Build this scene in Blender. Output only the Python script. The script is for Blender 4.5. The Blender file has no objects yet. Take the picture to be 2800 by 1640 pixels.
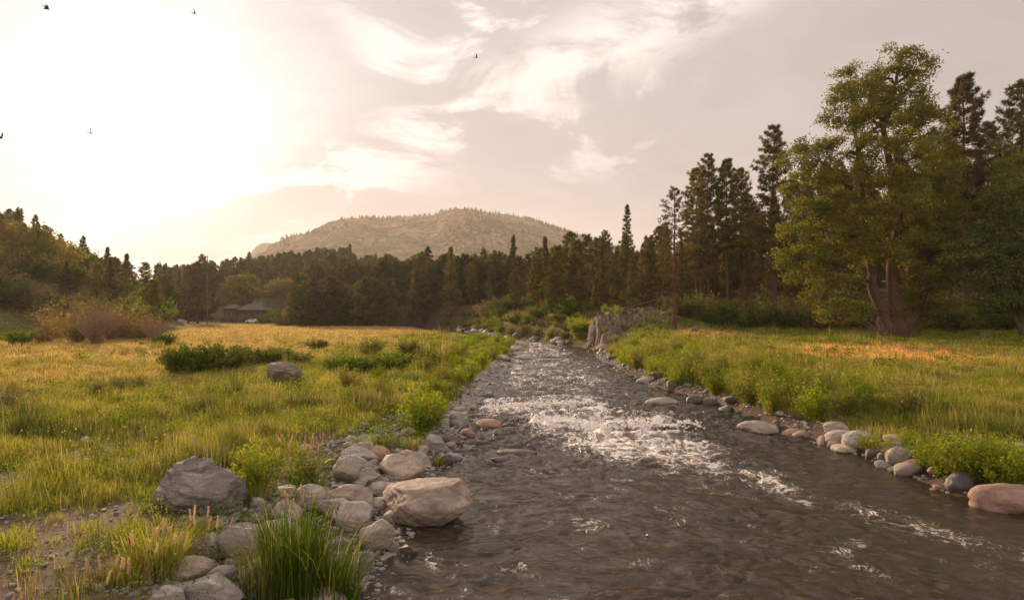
import bpy, math, random
import numpy as np
from mathutils import Vector, Matrix

S = bpy.context.scene
COL = S.collection
F, CX, HY, HC = 1800.0, 1400.0, 855.0, 4.5      # focal length in photo pixels, principal column, horizon row, eye height
R = math.radians

# ------------------------------------------------------------------ camera
cam_d = bpy.data.cameras.new("camera")
cam = bpy.data.objects.new("camera", cam_d)
COL.objects.link(cam)
cam_d.sensor_width = 36
cam_d.lens = 36 * F / 2800
cam_d.shift_y = 35 / 2800
cam_d.clip_end = 9000
cam_d.clip_start = 0.1
cam.location = (0, 0, HC)
cam.rotation_euler = (R(90), 0, 0)
S.camera = cam

# ------------------------------------------------------------------ sun, sky, exposure
SUN_AZ, SUN_EL = R(-29.0), R(14.5)
SD = Vector((math.sin(SUN_AZ) * math.cos(SUN_EL), math.cos(SUN_AZ) * math.cos(SUN_EL), math.sin(SUN_EL)))
sun_d = bpy.data.lights.new("sun", 'SUN')
sun = bpy.data.objects.new("sun", sun_d)
COL.objects.link(sun)
sun_d.energy = 5.0
sun_d.angle = R(2.5)
sun_d.color = (1.0, 0.74, 0.50)
sun.rotation_euler = SD.to_track_quat('Z', 'Y').to_euler()
S.view_settings.view_transform = 'Standard'
S.view_settings.look = 'None'
S.view_settings.gamma = 1
S.view_settings.exposure = 0.70
S.cycles.use_denoising = True
S.cycles.max_bounces = 6
S.cycles.diffuse_bounces = 3
S.cycles.glossy_bounces = 2
S.cycles.transmission_bounces = 3
S.cycles.transparent_max_bounces = 4
S.cycles.volume_bounces = 0
S.cycles.sample_clamp_indirect = 4
S.cycles.sample_clamp_direct = 12

HAZE_DENSITY = 0.00012


class NT:
    """tiny helper for node trees"""
    def __init__(self, nt):
        self.nt = nt
        nt.nodes.clear()

    def n(self, t, **kw):
        nd = self.nt.nodes.new(t)
        for k, v in kw.items():
            if k[0] == '_':
                setattr(nd, k[1:], v)
        for k, v in kw.items():
            if k[0] == '_':
                continue
            key = int(k[1:]) if k[0] == 'i' and k[1:].isdigit() else k.replace('__', ' ')
            s = nd.inputs[key]
            if hasattr(v, 'is_output') or isinstance(v, bpy.types.NodeSocket):
                self.nt.links.new(v, s)
            else:
                s.default_value = v
        return nd

    def m(self, op, a, b=0.0, c=0.0, clamp=False):
        nd = self.n('ShaderNodeMath', _operation=op, _use_clamp=clamp, i0=a, i1=b, i2=c)
        return nd.outputs[0]

    def vm(self, op, a, b=(0, 0, 0)):
        nd = self.n('ShaderNodeVectorMath', _operation=op, i0=a, i1=b)
        return nd.outputs['Value'] if op in ('DOT_PRODUCT', 'LENGTH') else nd.outputs[0]

    def mix(self, f, a, b, mode='MIX'):
        nd = self.nt.nodes.new('ShaderNodeMix')
        nd.data_type = 'RGBA'
        nd.blend_type = mode
        for key, v in ((0, f), (6, a), (7, b)):
            s = nd.inputs[key]
            if isinstance(v, bpy.types.NodeSocket):
                self.nt.links.new(v, s)
            else:
                if key != 0 and len(v) == 3:
                    v = (*v, 1)
                s.default_value = v
        return nd.outputs[2]

    def ramp(self, f, stops, interp='LINEAR'):
        nd = self.n('ShaderNodeValToRGB', i0=f)
        cr = nd.color_ramp
        cr.interpolation = interp
        while len(cr.elements) < len(stops):
            cr.elements.new(0.5)
        for e, (p, c) in zip(cr.elements, stops):
            e.position = p
            e.color = (*c, 1) if not isinstance(c, (int, float)) else (c, c, c, 1)
        return nd.outputs[0]

    def noise(self, vec, scale, detail=4, rough=0.55, dist=0.0):
        return self.n('ShaderNodeTexNoise', Vector=vec, Scale=scale, Detail=detail, Roughness=rough, Distortion=dist).outputs[0]

    def rng(self, v, a, b, c=0.0, d=1.0, smooth=True):
        return self.n('ShaderNodeMapRange', _interpolation_type='SMOOTHSTEP' if smooth else 'LINEAR', i0=v, i1=a, i2=b, i3=c, i4=d).outputs[0]

    def link(self, a, b):
        self.nt.links.new(a, b)


W = bpy.data.worlds.new("World")
S.world = W
W.use_nodes = True
t = NT(W.node_tree)
out = t.n('ShaderNodeOutputWorld')
tc = t.n('ShaderNodeTexCoord').outputs['Generated']
d = t.vm('NORMALIZE', tc)
sky = t.n('ShaderNodeTexSky', _sky_type='NISHITA', _sun_disc=False, _sun_elevation=SUN_EL, _sun_rotation=SUN_AZ % (2 * math.pi), _dust_density=1.0, _air_density=1.0).outputs[0]
sep = t.n('ShaderNodeSeparateXYZ', i0=d)
zz = t.m('MAXIMUM', sep.outputs[2], 0.0)
# clouds: the direction projected on a flat layer overhead
den = t.m('ADD', zz, 0.22)
pl = t.n('ShaderNodeCombineXYZ', i0=t.m('DIVIDE', sep.outputs[0], den), i1=t.m('DIVIDE', sep.outputs[1], den), i2=0.0).outputs[0]
rotd = t.n('ShaderNodeMapping', Vector=pl, Rotation=(0, 0, R(28)), Scale=(0.62, 1.9, 1)).outputs[0]
n1 = t.noise(rotd, 1.35, 9, 0.60, 0.5)
n2 = t.noise(pl, 2.6, 9, 0.62, 0.7)
n3 = t.noise(pl, 0.9, 5, 0.5, 0.3)
# angular distance from the veiled sun, its edge broken by the cloud texture
cdot = t.vm('DOT_PRODUCT', d, (SD.x, SD.y, SD.z))
ang = t.m('DEGREES', t.m('ARCCOSINE', t.m('MINIMUM', cdot, 0.99999)))
angw = t.m('ADD', ang, t.m('MULTIPLY', t.m('SUBTRACT', n1, 0.5), 14.0))
angw = t.m('ADD', angw, t.m('MULTIPLY', t.m('SUBTRACT', n3, 0.5), 10.0))
# the cloud bank to the right of and below the sun cuts the bright veil along a slanted edge
bank = t.m('ADD', t.m('MULTIPLY', sep.outputs[0], 0.80), t.m('MULTIPLY', sep.outputs[2], -1.18))
bank = t.m('ADD', bank, t.m('MULTIPLY', t.m('SUBTRACT', n2, 0.5), 0.12))
bankf = t.rng(bank, -0.55, -0.43)
core = t.m('EXPONENT', t.m('MULTIPLY', t.m('POWER', t.m('DIVIDE', t.m('MAXIMUM', angw, 0.0), 12.0), 2.0), -1.0))
wide = t.m('EXPONENT', t.m('MULTIPLY', t.m('DIVIDE', t.m('MAXIMUM', angw, 0.0), 24.0), -1.0))
# soft bright wisps
band = t.m('ADD', t.m('MULTIPLY', sep.outputs[0], -0.46), sep.outputs[2])
wisp = t.rng(n2, 0.50, 0.62)
wisp2 = t.rng(t.m('ADD', t.m('MULTIPLY', n1, 0.5), t.m('MULTIPLY', n2, 0.5)), 0.47, 0.56)
wband = t.m('MULTIPLY', t.rng(band, 0.22, 0.30), t.rng(band, 0.40, 0.33))
wcen = t.m('MULTIPLY', t.rng(sep.outputs[0], -0.30, -0.12), t.rng(sep.outputs[0], 0.30, 0.10))
wm = t.m('MULTIPLY', t.m('MAXIMUM', t.m('MULTIPLY', wband, wisp2), t.m('MULTIPLY', t.m('MULTIPLY', wcen, wisp), t.rng(zz, 0.16, 0.28))), 1.0)
base = t.ramp(zz, [(0.0, (0.40, 0.33, 0.295)), (0.12, (0.375, 0.325, 0.305)), (0.3, (0.365, 0.325, 0.312)), (0.6, (0.365, 0.332, 0.322)), (1.0, (0.35, 0.33, 0.33))])
# mottling, plus unseen sky behind the camera brightened as added fill light
mott_fill = t.m('MULTIPLY', t.m('MULTIPLY', t.rng(n3, 0.3, 0.7, 0.90, 1.10), t.rng(n2, 0.3, 0.7, 0.95, 1.06)), t.rng(sep.outputs[1], 0.35, -0.55, 0.98, 1.95))
base = t.mix(1.0, base, t.n('ShaderNodeCombineXYZ', i0=mott_fill, i1=mott_fill, i2=mott_fill).outputs[0], 'MULTIPLY')
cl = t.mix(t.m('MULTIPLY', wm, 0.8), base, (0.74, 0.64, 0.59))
glow = t.n('ShaderNodeVectorMath', _operation='SCALE', i0=(1.0, 0.98, 0.95))
gs = t.m('ADD', t.m('MULTIPLY', core, t.m('SUBTRACT', 0.32, t.m('MULTIPLY', bankf, 0.30))), t.m('MULTIPLY', wide, t.m('SUBTRACT', 0.12, t.m('MULTIPLY', bankf, 0.05))))
t.link(gs, glow.inputs['Scale'])
cl = t.vm('ADD', cl, glow.outputs[0])
# the clouds' own radiance, expressed at the sky's scale (background strength 0.1)
cl10 = t.n('ShaderNodeVectorMath', _operation='SCALE', i0=cl)
cl10.inputs['Scale'].default_value = 10.0
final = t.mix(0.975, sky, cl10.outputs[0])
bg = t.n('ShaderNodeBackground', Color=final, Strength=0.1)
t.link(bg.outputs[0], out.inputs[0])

# ------------------------------------------------------------------ numeric helpers
def wx(px, D): return (px - CX) / F * D
def wz(py, D): return HC - (py - HY) / F * D


def hash2(ix, iy, seed):
    with np.errstate(over='ignore'):
        h = (ix.astype(np.int64) * 374761393 + iy.astype(np.int64) * 668265263 + seed * 974634777) & 0xFFFFFFFF
        h = ((h ^ (h >> 13)) * 1274126177) & 0xFFFFFFFF
        h = (h ^ (h >> 16)) & 0xFFFFFFFF
    return h


def pn(x, y, seed=0):
    """gradient noise, about -1..1"""
    x = np.asarray(x, float); y = np.asarray(y, float)
    x0 = np.floor(x); y0 = np.floor(y)
    fx = x - x0; fy = y - y0
    u = fx * fx * fx * (fx * (fx * 6 - 15) + 10); v = fy * fy * fy * (fy * (fy * 6 - 15) + 10)
    def g(dx, dy):
        a = hash2(x0 + dx, y0 + dy, seed) / 4294967296.0 * 2 * math.pi
        return np.cos(a) * (fx - dx) + np.sin(a) * (fy - dy)
    a = g(0, 0); b = g(1, 0); c = g(0, 1); e = g(1, 1)
    return 1.5 * ((a + (b - a) * u) + ((c + (e - c) * u) - (a + (b - a) * u)) * v)


def fbm(x, y, o=4, seed=0, gain=0.5):
    s = 0; a = 1; n = 0
    for i in range(o):
        s = s + a * pn(x * 2 ** i + 17.3 * i, y * 2 ** i - 9.1 * i, seed + i)
        n += a; a *= gain
    return s / n


def vn3(p, seed=0):
    """3D value noise -1..1"""
    p0 = np.floor(p); f = p - p0; f = f * f * (3 - 2 * f)
    def h(d):
        q = p0 + d
        return hash2(q[:, 0] + 131 * q[:, 2], q[:, 1] - 57 * q[:, 2], seed) / 2147483648.0 - 1
    r = 0
    for i in (0, 1):
        for j in (0, 1):
            for k in (0, 1):
                w = (f[:, 0] if i else 1 - f[:, 0]) * (f[:, 1] if j else 1 - f[:, 1]) * (f[:, 2] if k else 1 - f[:, 2])
                r = r + w * h(np.array([i, j, k]))
    return r


def sst(a, b, x):
    t_ = np.clip((x - a) / (b - a), 0, 1)
    return t_ * t_ * (3 - 2 * t_)


class MB:
    """collects vertices, faces, vertex colours; build() links ONE mesh object"""
    def __init__(self):
        self.V = []; self.C = []; self.T = []; self.Q = []; self.tm = []; self.qm = []; self.n = 0

    def add(self, V, tri=None, quad=None, col=(1, 1, 1), m=0):
        V = np.asarray(V, float).reshape(-1, 3)
        c = np.asarray(col, float)
        if c.ndim == 1:
            c = np.tile(c, (len(V), 1))
        self.V.append(V); self.C.append(c)
        if tri is not None and len(tri):
            self.T.append(np.asarray(tri).reshape(-1, 3) + self.n); self.tm.append(np.full(len(self.T[-1]), m))
        if quad is not None and len(quad):
            self.Q.append(np.asarray(quad).reshape(-1, 4) + self.n); self.qm.append(np.full(len(self.Q[-1]), m))
        self.n += len(V)

    def mesh(self, name, mats, smooth=False, attrs=None):
        V = np.concatenate(self.V) if self.V else np.zeros((0, 3)); C = np.concatenate(self.C) if self.C else np.zeros((0, 3))
        T = np.concatenate(self.T) if self.T else np.zeros((0, 3), int)
        Q = np.concatenate(self.Q) if self.Q else np.zeros((0, 4), int)
        mi = np.concatenate(self.tm + self.qm) if (self.tm or self.qm) else np.zeros(0)
        me = bpy.data.meshes.new(name)
        me.vertices.add(len(V)); me.vertices.foreach_set('co', V.astype(np.float32).ravel())
        L = np.concatenate([T.ravel(), Q.ravel()]).astype(np.int32)
        me.loops.add(len(L)); me.loops.foreach_set('vertex_index', L)
        me.polygons.add(len(T) + len(Q))
        me.polygons.foreach_set('loop_start', np.concatenate([np.arange(len(T)) * 3, len(T) * 3 + np.arange(len(Q)) * 4]).astype(np.int32))
        me.polygons.foreach_set('material_index', mi.astype(np.int32))
        me.polygons.foreach_set('use_smooth', np.full(len(T) + len(Q), smooth))
        for m_ in (mats if isinstance(mats, (list, tuple)) else [mats]):
            me.materials.append(m_)
        a = me.color_attributes.new('Col', 'FLOAT_COLOR', 'POINT')
        a.data.foreach_set('color', np.concatenate([C, np.ones((len(C), 1))], 1).astype(np.float32).ravel())
        for k, v in (attrs or {}).items():
            at = me.attributes.new(k, 'FLOAT', 'POINT')
            at.data.foreach_set('value', np.asarray(v, np.float32))
        me.update(calc_edges=True)
        return me

    def build(self, name, mats, parent=None, smooth=False, attrs=None):
        return put(name, self.mesh(name, mats, smooth, attrs), parent)


def put(name, me, parent=None, loc=None, rz=0, sc=None):
    o = bpy.data.objects.new(name, me)
    COL.objects.link(o)
    if parent is not None:
        o.parent = parent
    if loc is not None:
        o.location = loc
    o.rotation_euler = (0, 0, rz)
    if sc is not None:
        o.scale = (sc, sc, sc) if isinstance(sc, (int, float)) else sc
    return o


def empty(name, loc, rz=0, sc=1):
    return put(name, None, None, loc, rz, sc)


def tag(o, label=None, cat=None, group=None, kind=None):
    if label: o['label'] = label
    if cat: o['category'] = cat
    if group: o['group'] = group
    if kind: o['kind'] = kind
    return o


def ordw(n):
    w = ['first', 'second', 'third', 'fourth', 'fifth', 'sixth', 'seventh', 'eighth', 'ninth', 'tenth', 'eleventh', 'twelfth', 'thirteenth', 'fourteenth', 'fifteenth', 'sixteenth', 'seventeenth', 'eighteenth', 'nineteenth', 'twentieth']
    tens = {2: 'twenty', 3: 'thirty', 4: 'forty', 5: 'fifty', 6: 'sixty', 7: 'seventy', 8: 'eighty', 9: 'ninety'}
    if n == 100: return 'hundredth'
    if n > 100: return 'hundred-and-' + ordw(n - 100)
    if n <= 20: return w[n - 1]
    return tens[n // 10] + '-' + w[n % 10 - 1] if n % 10 else tens[n // 10][:-1] + 'ieth'


def tube(mb, pts, rad, k=6, col=(1, 1, 1), m=0, cap=True):
    pts = np.asarray(pts, float); n = len(pts)
    tn = np.gradient(pts, axis=0); tn /= np.linalg.norm(tn, axis=1)[:, None] + 1e-9
    ref = np.where(np.abs(tn[:, 2:3]) > 0.9, np.array([[1.0, 0, 0]]), np.array([[0, 0, 1.0]]))
    a = np.cross(tn, ref); a /= np.linalg.norm(a, axis=1)[:, None] + 1e-9
    b = np.cross(tn, a)
    th = np.arange(k) / k * 2 * math.pi
    rad = np.broadcast_to(np.asarray(rad, float), (n,))
    V = pts[:, None] + (a[:, None] * np.cos(th)[None, :, None] + b[:, None] * np.sin(th)[None, :, None]) * rad[:, None, None]
    i = np.arange(n - 1)[:, None] * k; j = np.arange(k)[None]; j2 = (j + 1) % k
    q = np.stack([i + j, i + j2, i + k + j2, i + k + j], -1).reshape(-1, 4)
    V = V.reshape(-1, 3)
    tri = None
    if cap:
        V = np.vstack([V, pts[0], pts[-1]])
        c0 = n * k; c1 = c0 + 1
        jj = np.arange(k); j3 = (jj + 1) % k
        tri = np.vstack([np.stack([np.full(k, c0), j3, jj], 1), np.stack([np.full(k, c1), (n - 1) * k + jj, (n - 1) * k + j3], 1)])
    mb.add(V, tri, q, col, m)


def box(mb, c, s, rz=0, col=(1, 1, 1), m=0):
    x, y, z = [v / 2 for v in s]
    V = np.array([[i * x, j * y, k * z] for i in (-1, 1) for j in (-1, 1) for k in (-1, 1)])
    cs, sn = math.cos(rz), math.sin(rz)
    V = np.stack([V[:, 0] * cs - V[:, 1] * sn, V[:, 0] * sn + V[:, 1] * cs, V[:, 2]], 1) + np.array(c)
    mb.add(V, None, [[0, 1, 3, 2], [4, 6, 7, 5], [0, 4, 5, 1], [2, 3, 7, 6], [0, 2, 6, 4], [1, 5, 7, 3]], col, m)


def unit(v):
    return v / (np.linalg.norm(v, axis=-1, keepdims=True) + 1e-9)


def needle_tufts(mb, P, Dr, k, L, Wd, col, rng, m=0):
    """k slim triangles fanning out from every point P"""
    n = len(P)
    dr = unit(Dr[:, None] * 0.7 + rng.normal(size=(n, k, 3)) * 0.75 + np.array([0, 0, 0.12]))
    sd = unit(np.cross(dr, rng.normal(size=(n, k, 3))))
    l = L * rng.uniform(0.6, 1.2, (n, k, 1)); w = Wd * rng.uniform(0.6, 1.2, (n, k, 1))
    p = P[:, None] + np.zeros((n, k, 1))
    V = np.stack([p + dr * l * 0.15 - sd * w / 2, p + dr * l * 0.15 + sd * w / 2, p + dr * l], 2).reshape(-1, 3)
    c = np.repeat(col, k * 3, 0)
    mb.add(V, np.arange(n * k * 3).reshape(-1, 3), None, c, m)


def leaf_quads(mb, P, L, Wd, col, rng, droop=0.3, m=0):
    n = len(P)
    a = unit(rng.normal(size=(n, 3)) * np.array([1, 1, 0.7]) + np.array([0, 0, -droop]))
    b = unit(np.cross(a, rng.normal(size=(n, 3))))
    l = (L * rng.uniform(0.6, 1.3, (n, 1))) / 2; w = (Wd * rng.uniform(0.6, 1.3, (n, 1))) / 2
    V = np.stack([P - a * l, P + b * w, P + a * l, P - b * w], 1).reshape(-1, 3)
    mb.add(V, None, np.arange(n * 4).reshape(-1, 4), np.repeat(col, 4, 0), m)


# ------------------------------------------------------------------ materials
def new_mat(name):
    m = bpy.data.materials.new(name)
    m.use_nodes = True
    return m, NT(m.node_tree)


def foliage_mat(name, col, trans=0.35, tcol=None, vary=0.25):
    m, t = new_mat(name)
    at = t.n('ShaderNodeAttribute', _attribute_name='Col').outputs[0]
    oi = t.n('ShaderNodeObjectInfo').outputs['Random']
    c = t.mix(1.0, at, (*col, 1), 'MULTIPLY')
    hs = t.n('ShaderNodeHueSaturation', Hue=t.rng(oi, 0, 1, 0.5 - 0.03, 0.5 + 0.03, False), Saturation=t.rng(oi, 0, 1, 0.85, 1.15, False), Value=t.rng(t.m('FRACT', t.m('MULTIPLY', oi, 7.3)), 0, 1, 1 - vary, 1 + vary, False), Color=c).outputs[0]
    df = t.n('ShaderNodeBsdfDiffuse', Color=hs)
    tc_ = tcol or (1.25, 1.15, 0.55)
    tr = t.n('ShaderNodeBsdfTranslucent', Color=t.mix(1.0, hs, (*tc_, 1), 'MULTIPLY'))
    mx = t.n('ShaderNodeMixShader', i0=trans, i1=df.outputs[0], i2=tr.outputs[0])
    o = t.n('ShaderNodeOutputMaterial'); t.link(mx.outputs[0], o.inputs[0])
    return m


M_needle = foliage_mat('pine_needles', (0.14, 0.125, 0.046), 0.35)
M_needle_far = foliage_mat('pine_needles_far', (0.105, 0.098, 0.040), 0.28)
M_leaf = foliage_mat('cottonwood_leaves', (0.195, 0.20, 0.042), 0.5)
M_leaf_dark = foliage_mat('dark_leaves', (0.095, 0.125, 0.024), 0.42)
M_willow = foliage_mat('willow_leaves', (0.20, 0.235, 0.036), 0.5)
M_brush = foliage_mat('brush_leaves', (0.20, 0.16, 0.06), 0.4)
M_grass = foliage_mat('grass_blades', (1, 1, 1), 0.45, (1.15, 1.05, 0.6), 0.0)
M_seed = foliage_mat('seed_heads', (0.60, 0.43, 0.27), 0.4, (1.1, 0.95, 0.7), 0.15)
M_flower = foliage_mat('petals', (0.85, 0.55, 0.02), 0.3, (1.1, 1, 0.6), 0.1)


def bark_mat(name, c1, c2):
    m, t = new_mat(name)
    tc_ = t.n('ShaderNodeTexCoord').outputs['Object']
    mp = t.n('ShaderNodeMapping', Vector=tc_, Scale=(5, 5, 1.2)).outputs[0]
    n = t.noise(mp, 2.0, 6, 0.65)
    c = t.ramp(n, [(0.3, c1), (0.7, c2)])
    bp = t.n('ShaderNodeBump', Strength=0.8, Distance=0.08, Height=n)
    b = t.n('ShaderNodeBsdfPrincipled', Base__Color=c, Roughness=0.9, Normal=bp.outputs[0])
    b.inputs['Specular IOR Level'].default_value = 0.2
    o = t.n('ShaderNodeOutputMaterial'); t.link(b.outputs[0], o.inputs[0])
    return m


M_bark = bark_mat('pine_bark', (0.05, 0.028, 0.018), (0.17, 0.085, 0.05))
M_bark_red = bark_mat('red_pine_bark', (0.07, 0.032, 0.02), (0.22, 0.10, 0.06))
M_bark_grey = bark_mat('grey_bark', (0.06, 0.045, 0.032), (0.20, 0.145, 0.10))
M_twig = bark_mat('twigs', (0.16, 0.095, 0.07), (0.34, 0.21, 0.165))


def rock_mat(name, c1, c2, c3, streak=3.0, rough=0.75, wet=False, bump=0.85):
    m, t = new_mat(name)
    tc_ = t.n('ShaderNodeTexCoord').outputs['Object']
    oi = t.n('ShaderNodeObjectInfo').outputs['Random']
    off = t.vm('ADD', tc_, t.n('ShaderNodeCombineXYZ', i0=t.m('MULTIPLY', oi, 37.0), i1=t.m('MULTIPLY', oi, 91.0), i2=0.0).outputs[0])
    mp = t.n('ShaderNodeMapping', Vector=off, Rotation=(0.5, 0.35, 0.3), Scale=(1, 1, streak)).outputs[0]
    n1_ = t.noise(mp, 2.2, 8, 0.6, 0.8)
    n2_ = t.noise(off, 14.0, 8, 0.7)
    n3_ = t.noise(off, 60.0, 3, 0.6)
    c = t.ramp(n1_, [(0.28, c1), (0.5, c2), (0.72, c3)])
    c = t.mix(t.rng(n2_, 0.45, 0.75, 0, 0.55), c, (c1[0] * 0.6, c1[1] * 0.58, c1[2] * 0.55))
    c = t.mix(t.rng(n3_, 0.3, 0.7, 0.0, 0.22), c, c3)
    v = t.rng(t.m('FRACT', t.m('MULTIPLY', oi, 13.7)), 0, 1, 0.75, 1.2, False)
    hs = t.n('ShaderNodeHueSaturation', Saturation=t.rng(oi, 0, 1, 0.7, 1.15, False), Value=v, Color=c).outputs[0]
    h = t.m('ADD', t.m('MULTIPLY', n1_, 1.0), t.m('ADD', t.m('MULTIPLY', n2_, 0.35), t.m('MULTIPLY', n3_, 0.06)))
    bp = t.n('ShaderNodeBump', Strength=bump, Distance=0.09, Height=h)
    b = t.n('ShaderNodeBsdfPrincipled', Base__Color=hs, Roughness=rough, Normal=bp.outputs[0])
    b.inputs['Specular IOR Level'].default_value = 0.5 if wet else 0.3
    o = t.n('ShaderNodeOutputMaterial'); t.link(b.outputs[0], o.inputs[0])
    return m


M_rock_grey = rock_mat('grey_rock', (0.15, 0.12, 0.095), (0.34, 0.285, 0.235), (0.54, 0.47, 0.40))
M_rock_tan = rock_mat('tan_rock', (0.17, 0.115, 0.078), (0.38, 0.285, 0.21), (0.58, 0.47, 0.37))
M_rock_red = rock_mat('reddish_rock', (0.17, 0.085, 0.055), (0.32, 0.17, 0.11), (0.42, 0.27, 0.20), 1.5)
M_rock_dark = rock_mat('dark_wet_rock', (0.04, 0.030, 0.023), (0.085, 0.066, 0.05), (0.15, 0.12, 0.09), 2.0, 0.5, True)
M_rock_band = rock_mat('banded_rock', (0.08, 0.06, 0.048), (0.21, 0.165, 0.135), (0.40, 0.335, 0.28), 6.0, 0.85, False, 1.0)
M_cliff = rock_mat('cliff_rock', (0.04, 0.027, 0.017), (0.105, 0.072, 0.047), (0.22, 0.16, 0.11), 0.5, 0.9, False, 1.0)


def plain_mat(name, col, rough=0.6, metal=0.0, em=None):
    m, t = new_mat(name)
    tc_ = t.n('ShaderNodeTexCoord').outputs['Object']
    n = t.noise(tc_, 3.0, 5, 0.6)
    c = t.mix(t.rng(n, 0.3, 0.7, 0, 0.25), col, tuple(v * 0.6 for v in col))
    b = t.n('ShaderNodeBsdfPrincipled', Base__Color=c, Roughness=rough, Metallic=metal)
    o = t.n('ShaderNodeOutputMaterial'); t.link(b.outputs[0], o.inputs[0])
    return m


M_log = plain_mat('brown_log_wall', (0.085, 0.045, 0.032), 0.85)
M_roof = plain_mat('shingle_roof', (0.11, 0.085, 0.062), 0.85)
M_trim = plain_mat('pale_trim', (0.30, 0.20, 0.15), 0.7)
M_glass = plain_mat('dark_window_glass', (0.03, 0.03, 0.035), 0.1)
M_carw = plain_mat('white_car_paint', (0.75, 0.72, 0.68), 0.3)
M_carg = plain_mat('grey_car_paint', (0.28, 0.27, 0.26), 0.35)
M_tyre = plain_mat('tyre_rubber', (0.02, 0.02, 0.02), 0.8)
M_pole = plain_mat('weathered_pole', (0.12, 0.08, 0.06), 0.9)
M_board = plain_mat('weathered_board', (0.20, 0.12, 0.08), 0.85)
M_gravel = plain_mat('gravel_track', (0.42, 0.33, 0.26), 0.95)
M_bird = plain_mat('dark_feathers', (0.03, 0.02, 0.017), 0.7)

# ground: vertex colours give the soil of each zone, noise breaks it up
m, t = new_mat('soil'); M_ground = m
tc_ = t.n('ShaderNodeTexCoord').outputs['Object']
at = t.n('ShaderNodeAttribute', _attribute_name='Col').outputs[0]
na = t.noise(tc_, 0.9, 8, 0.62)
nb = t.noise(tc_, 9.0, 6, 0.7)
nc = t.noise(tc_, 0.07, 6, 0.6)
f1 = t.rng(na, 0.3, 0.7, 0.62, 1.3)
c = t.mix(1.0, at, t.n('ShaderNodeCombineXYZ', i0=f1, i1=f1, i2=f1).outputs[0], 'MULTIPLY')
f2 = t.rng(nb, 0.3, 0.75, 0.72, 1.25)
c = t.mix(1.0, c, t.n('ShaderNodeCombineXYZ', i0=f2, i1=f2, i2=f2).outputs[0], 'MULTIPLY')
f3 = t.rng(nc, 0.3, 0.7, 0.85, 1.15)
c = t.mix(1.0, c, t.n('ShaderNodeCombineXYZ', i0=f3, i1=f3, i2=f3).outputs[0], 'MULTIPLY')
bp = t.n('ShaderNodeBump', Strength=0.9, Distance=0.12, Height=t.m('ADD', na, t.m('MULTIPLY', nb, 0.5)))
b = t.n('ShaderNodeBsdfPrincipled', Base__Color=c, Roughness=0.95, Normal=bp.outputs[0])
b.inputs['Specular IOR Level'].default_value = 0.1
o = t.n('ShaderNodeOutputMaterial'); t.link(b.outputs[0], o.inputs[0])

# mountain: dry grass, scree and low scrub
m, t = new_mat('mountain_slope'); M_mount = m
tc_ = t.n('ShaderNodeTexCoord').outputs['Object']
na = t.noise(tc_, 0.012, 10, 0.68, 0.6)
nb = t.noise(tc_, 0.06, 8, 0.7)
c = t.ramp(na, [(0.36, (0.09, 0.082, 0.045)), (0.5, (0.21, 0.155, 0.09)), (0.64, (0.36, 0.25, 0.155))])
c = t.mix(t.rng(nb, 0.48, 0.58, 0, 0.85), c, (0.06, 0.06, 0.03))
bp = t.n('ShaderNodeBump', Strength=1.0, Distance=9.0, Height=t.m('ADD', na, t.m('MULTIPLY', nb, 0.3)))
b = t.n('ShaderNodeBsdfPrincipled', Base__Color=c, Roughness=1.0, Normal=bp.outputs[0])
b.inputs['Specular IOR Level'].default_value = 0.0
o = t.n('ShaderNodeOutputMaterial'); t.link(b.outputs[0], o.inputs[0])

# river: dark peaty water, aerated froth where the foam attribute is high
m, t = new_mat('river_water'); M_water = m
tc_ = t.n('ShaderNodeTexCoord').outputs['Object']
fo = t.n('ShaderNodeAttribute', _attribute_name='foam').outputs['Fac']
st = t.n('ShaderNodeMapping', Vector=tc_, Scale=(1.0, 0.75, 1)).outputs[0]
wrp = t.n('ShaderNodeTexNoise', Vector=st, Scale=0.9, Detail=3.0, Roughness=0.5).outputs[1]
stw = t.vm('ADD', st, t.vm('MULTIPLY', wrp, (1.5, 1.2, 0.0)))
nf = t.noise(stw, 2.6, 8, 0.62, 0.6)
nf2 = t.noise(stw, 24.0, 5, 0.7, 0.5)
ridge = t.m('MAXIMUM', t.m('SUBTRACT', 1.0, t.m('MULTIPLY', t.m('ABSOLUTE', t.m('SUBTRACT', nf, 0.5)), 9.0)), 0.0)
line = t.m('ADD', t.m('MULTIPLY', ridge, 0.72), t.m('MULTIPLY', nf2, 0.5))
thr = t.m('ADD', line, t.m('MULTIPLY', fo, 0.92))
ff = t.rng(thr, 1.08, 1.45)
aer = t.rng(t.m('ADD', fo, t.m('MULTIPLY', t.m('SUBTRACT', nf2, 0.5), 0.9)), 0.30, 0.95)
ff = t.m('MULTIPLY', ff, t.rng(nf2, 0.30, 0.52, 0.35, 1.0))
wc = t.mix(aer, (0.038, 0.024, 0.013), (0.36, 0.27, 0.20))
wc = t.mix(ff, wc, (0.85, 0.75, 0.66))
rg = t.rng(t.m('MAXIMUM', ff, t.m('MULTIPLY', aer, 0.5)), 0, 1, 0.09, 0.6)
st4 = t.n('ShaderNodeMapping', Vector=stw, Rotation=(0, 0, 0.35), Scale=(0.42, 1.9, 1)).outputs[0]
nw = t.noise(st4, 2.0, 6, 0.60, 0.8)
nwr = t.m('ABSOLUTE', t.m('SUBTRACT', nw, 0.5))
nw2 = t.noise(st4, 9.0, 5, 0.60, 1.2)
bp = t.n('ShaderNodeBump', Strength=0.8, Distance=0.085, Height=t.m('ADD', t.m('SUBTRACT', nw, t.m('MULTIPLY', nwr, 1.3)), t.m('ADD', t.m('MULTIPLY', nw2, 0.20), t.m('MULTIPLY', ff, 0.35))))
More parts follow.
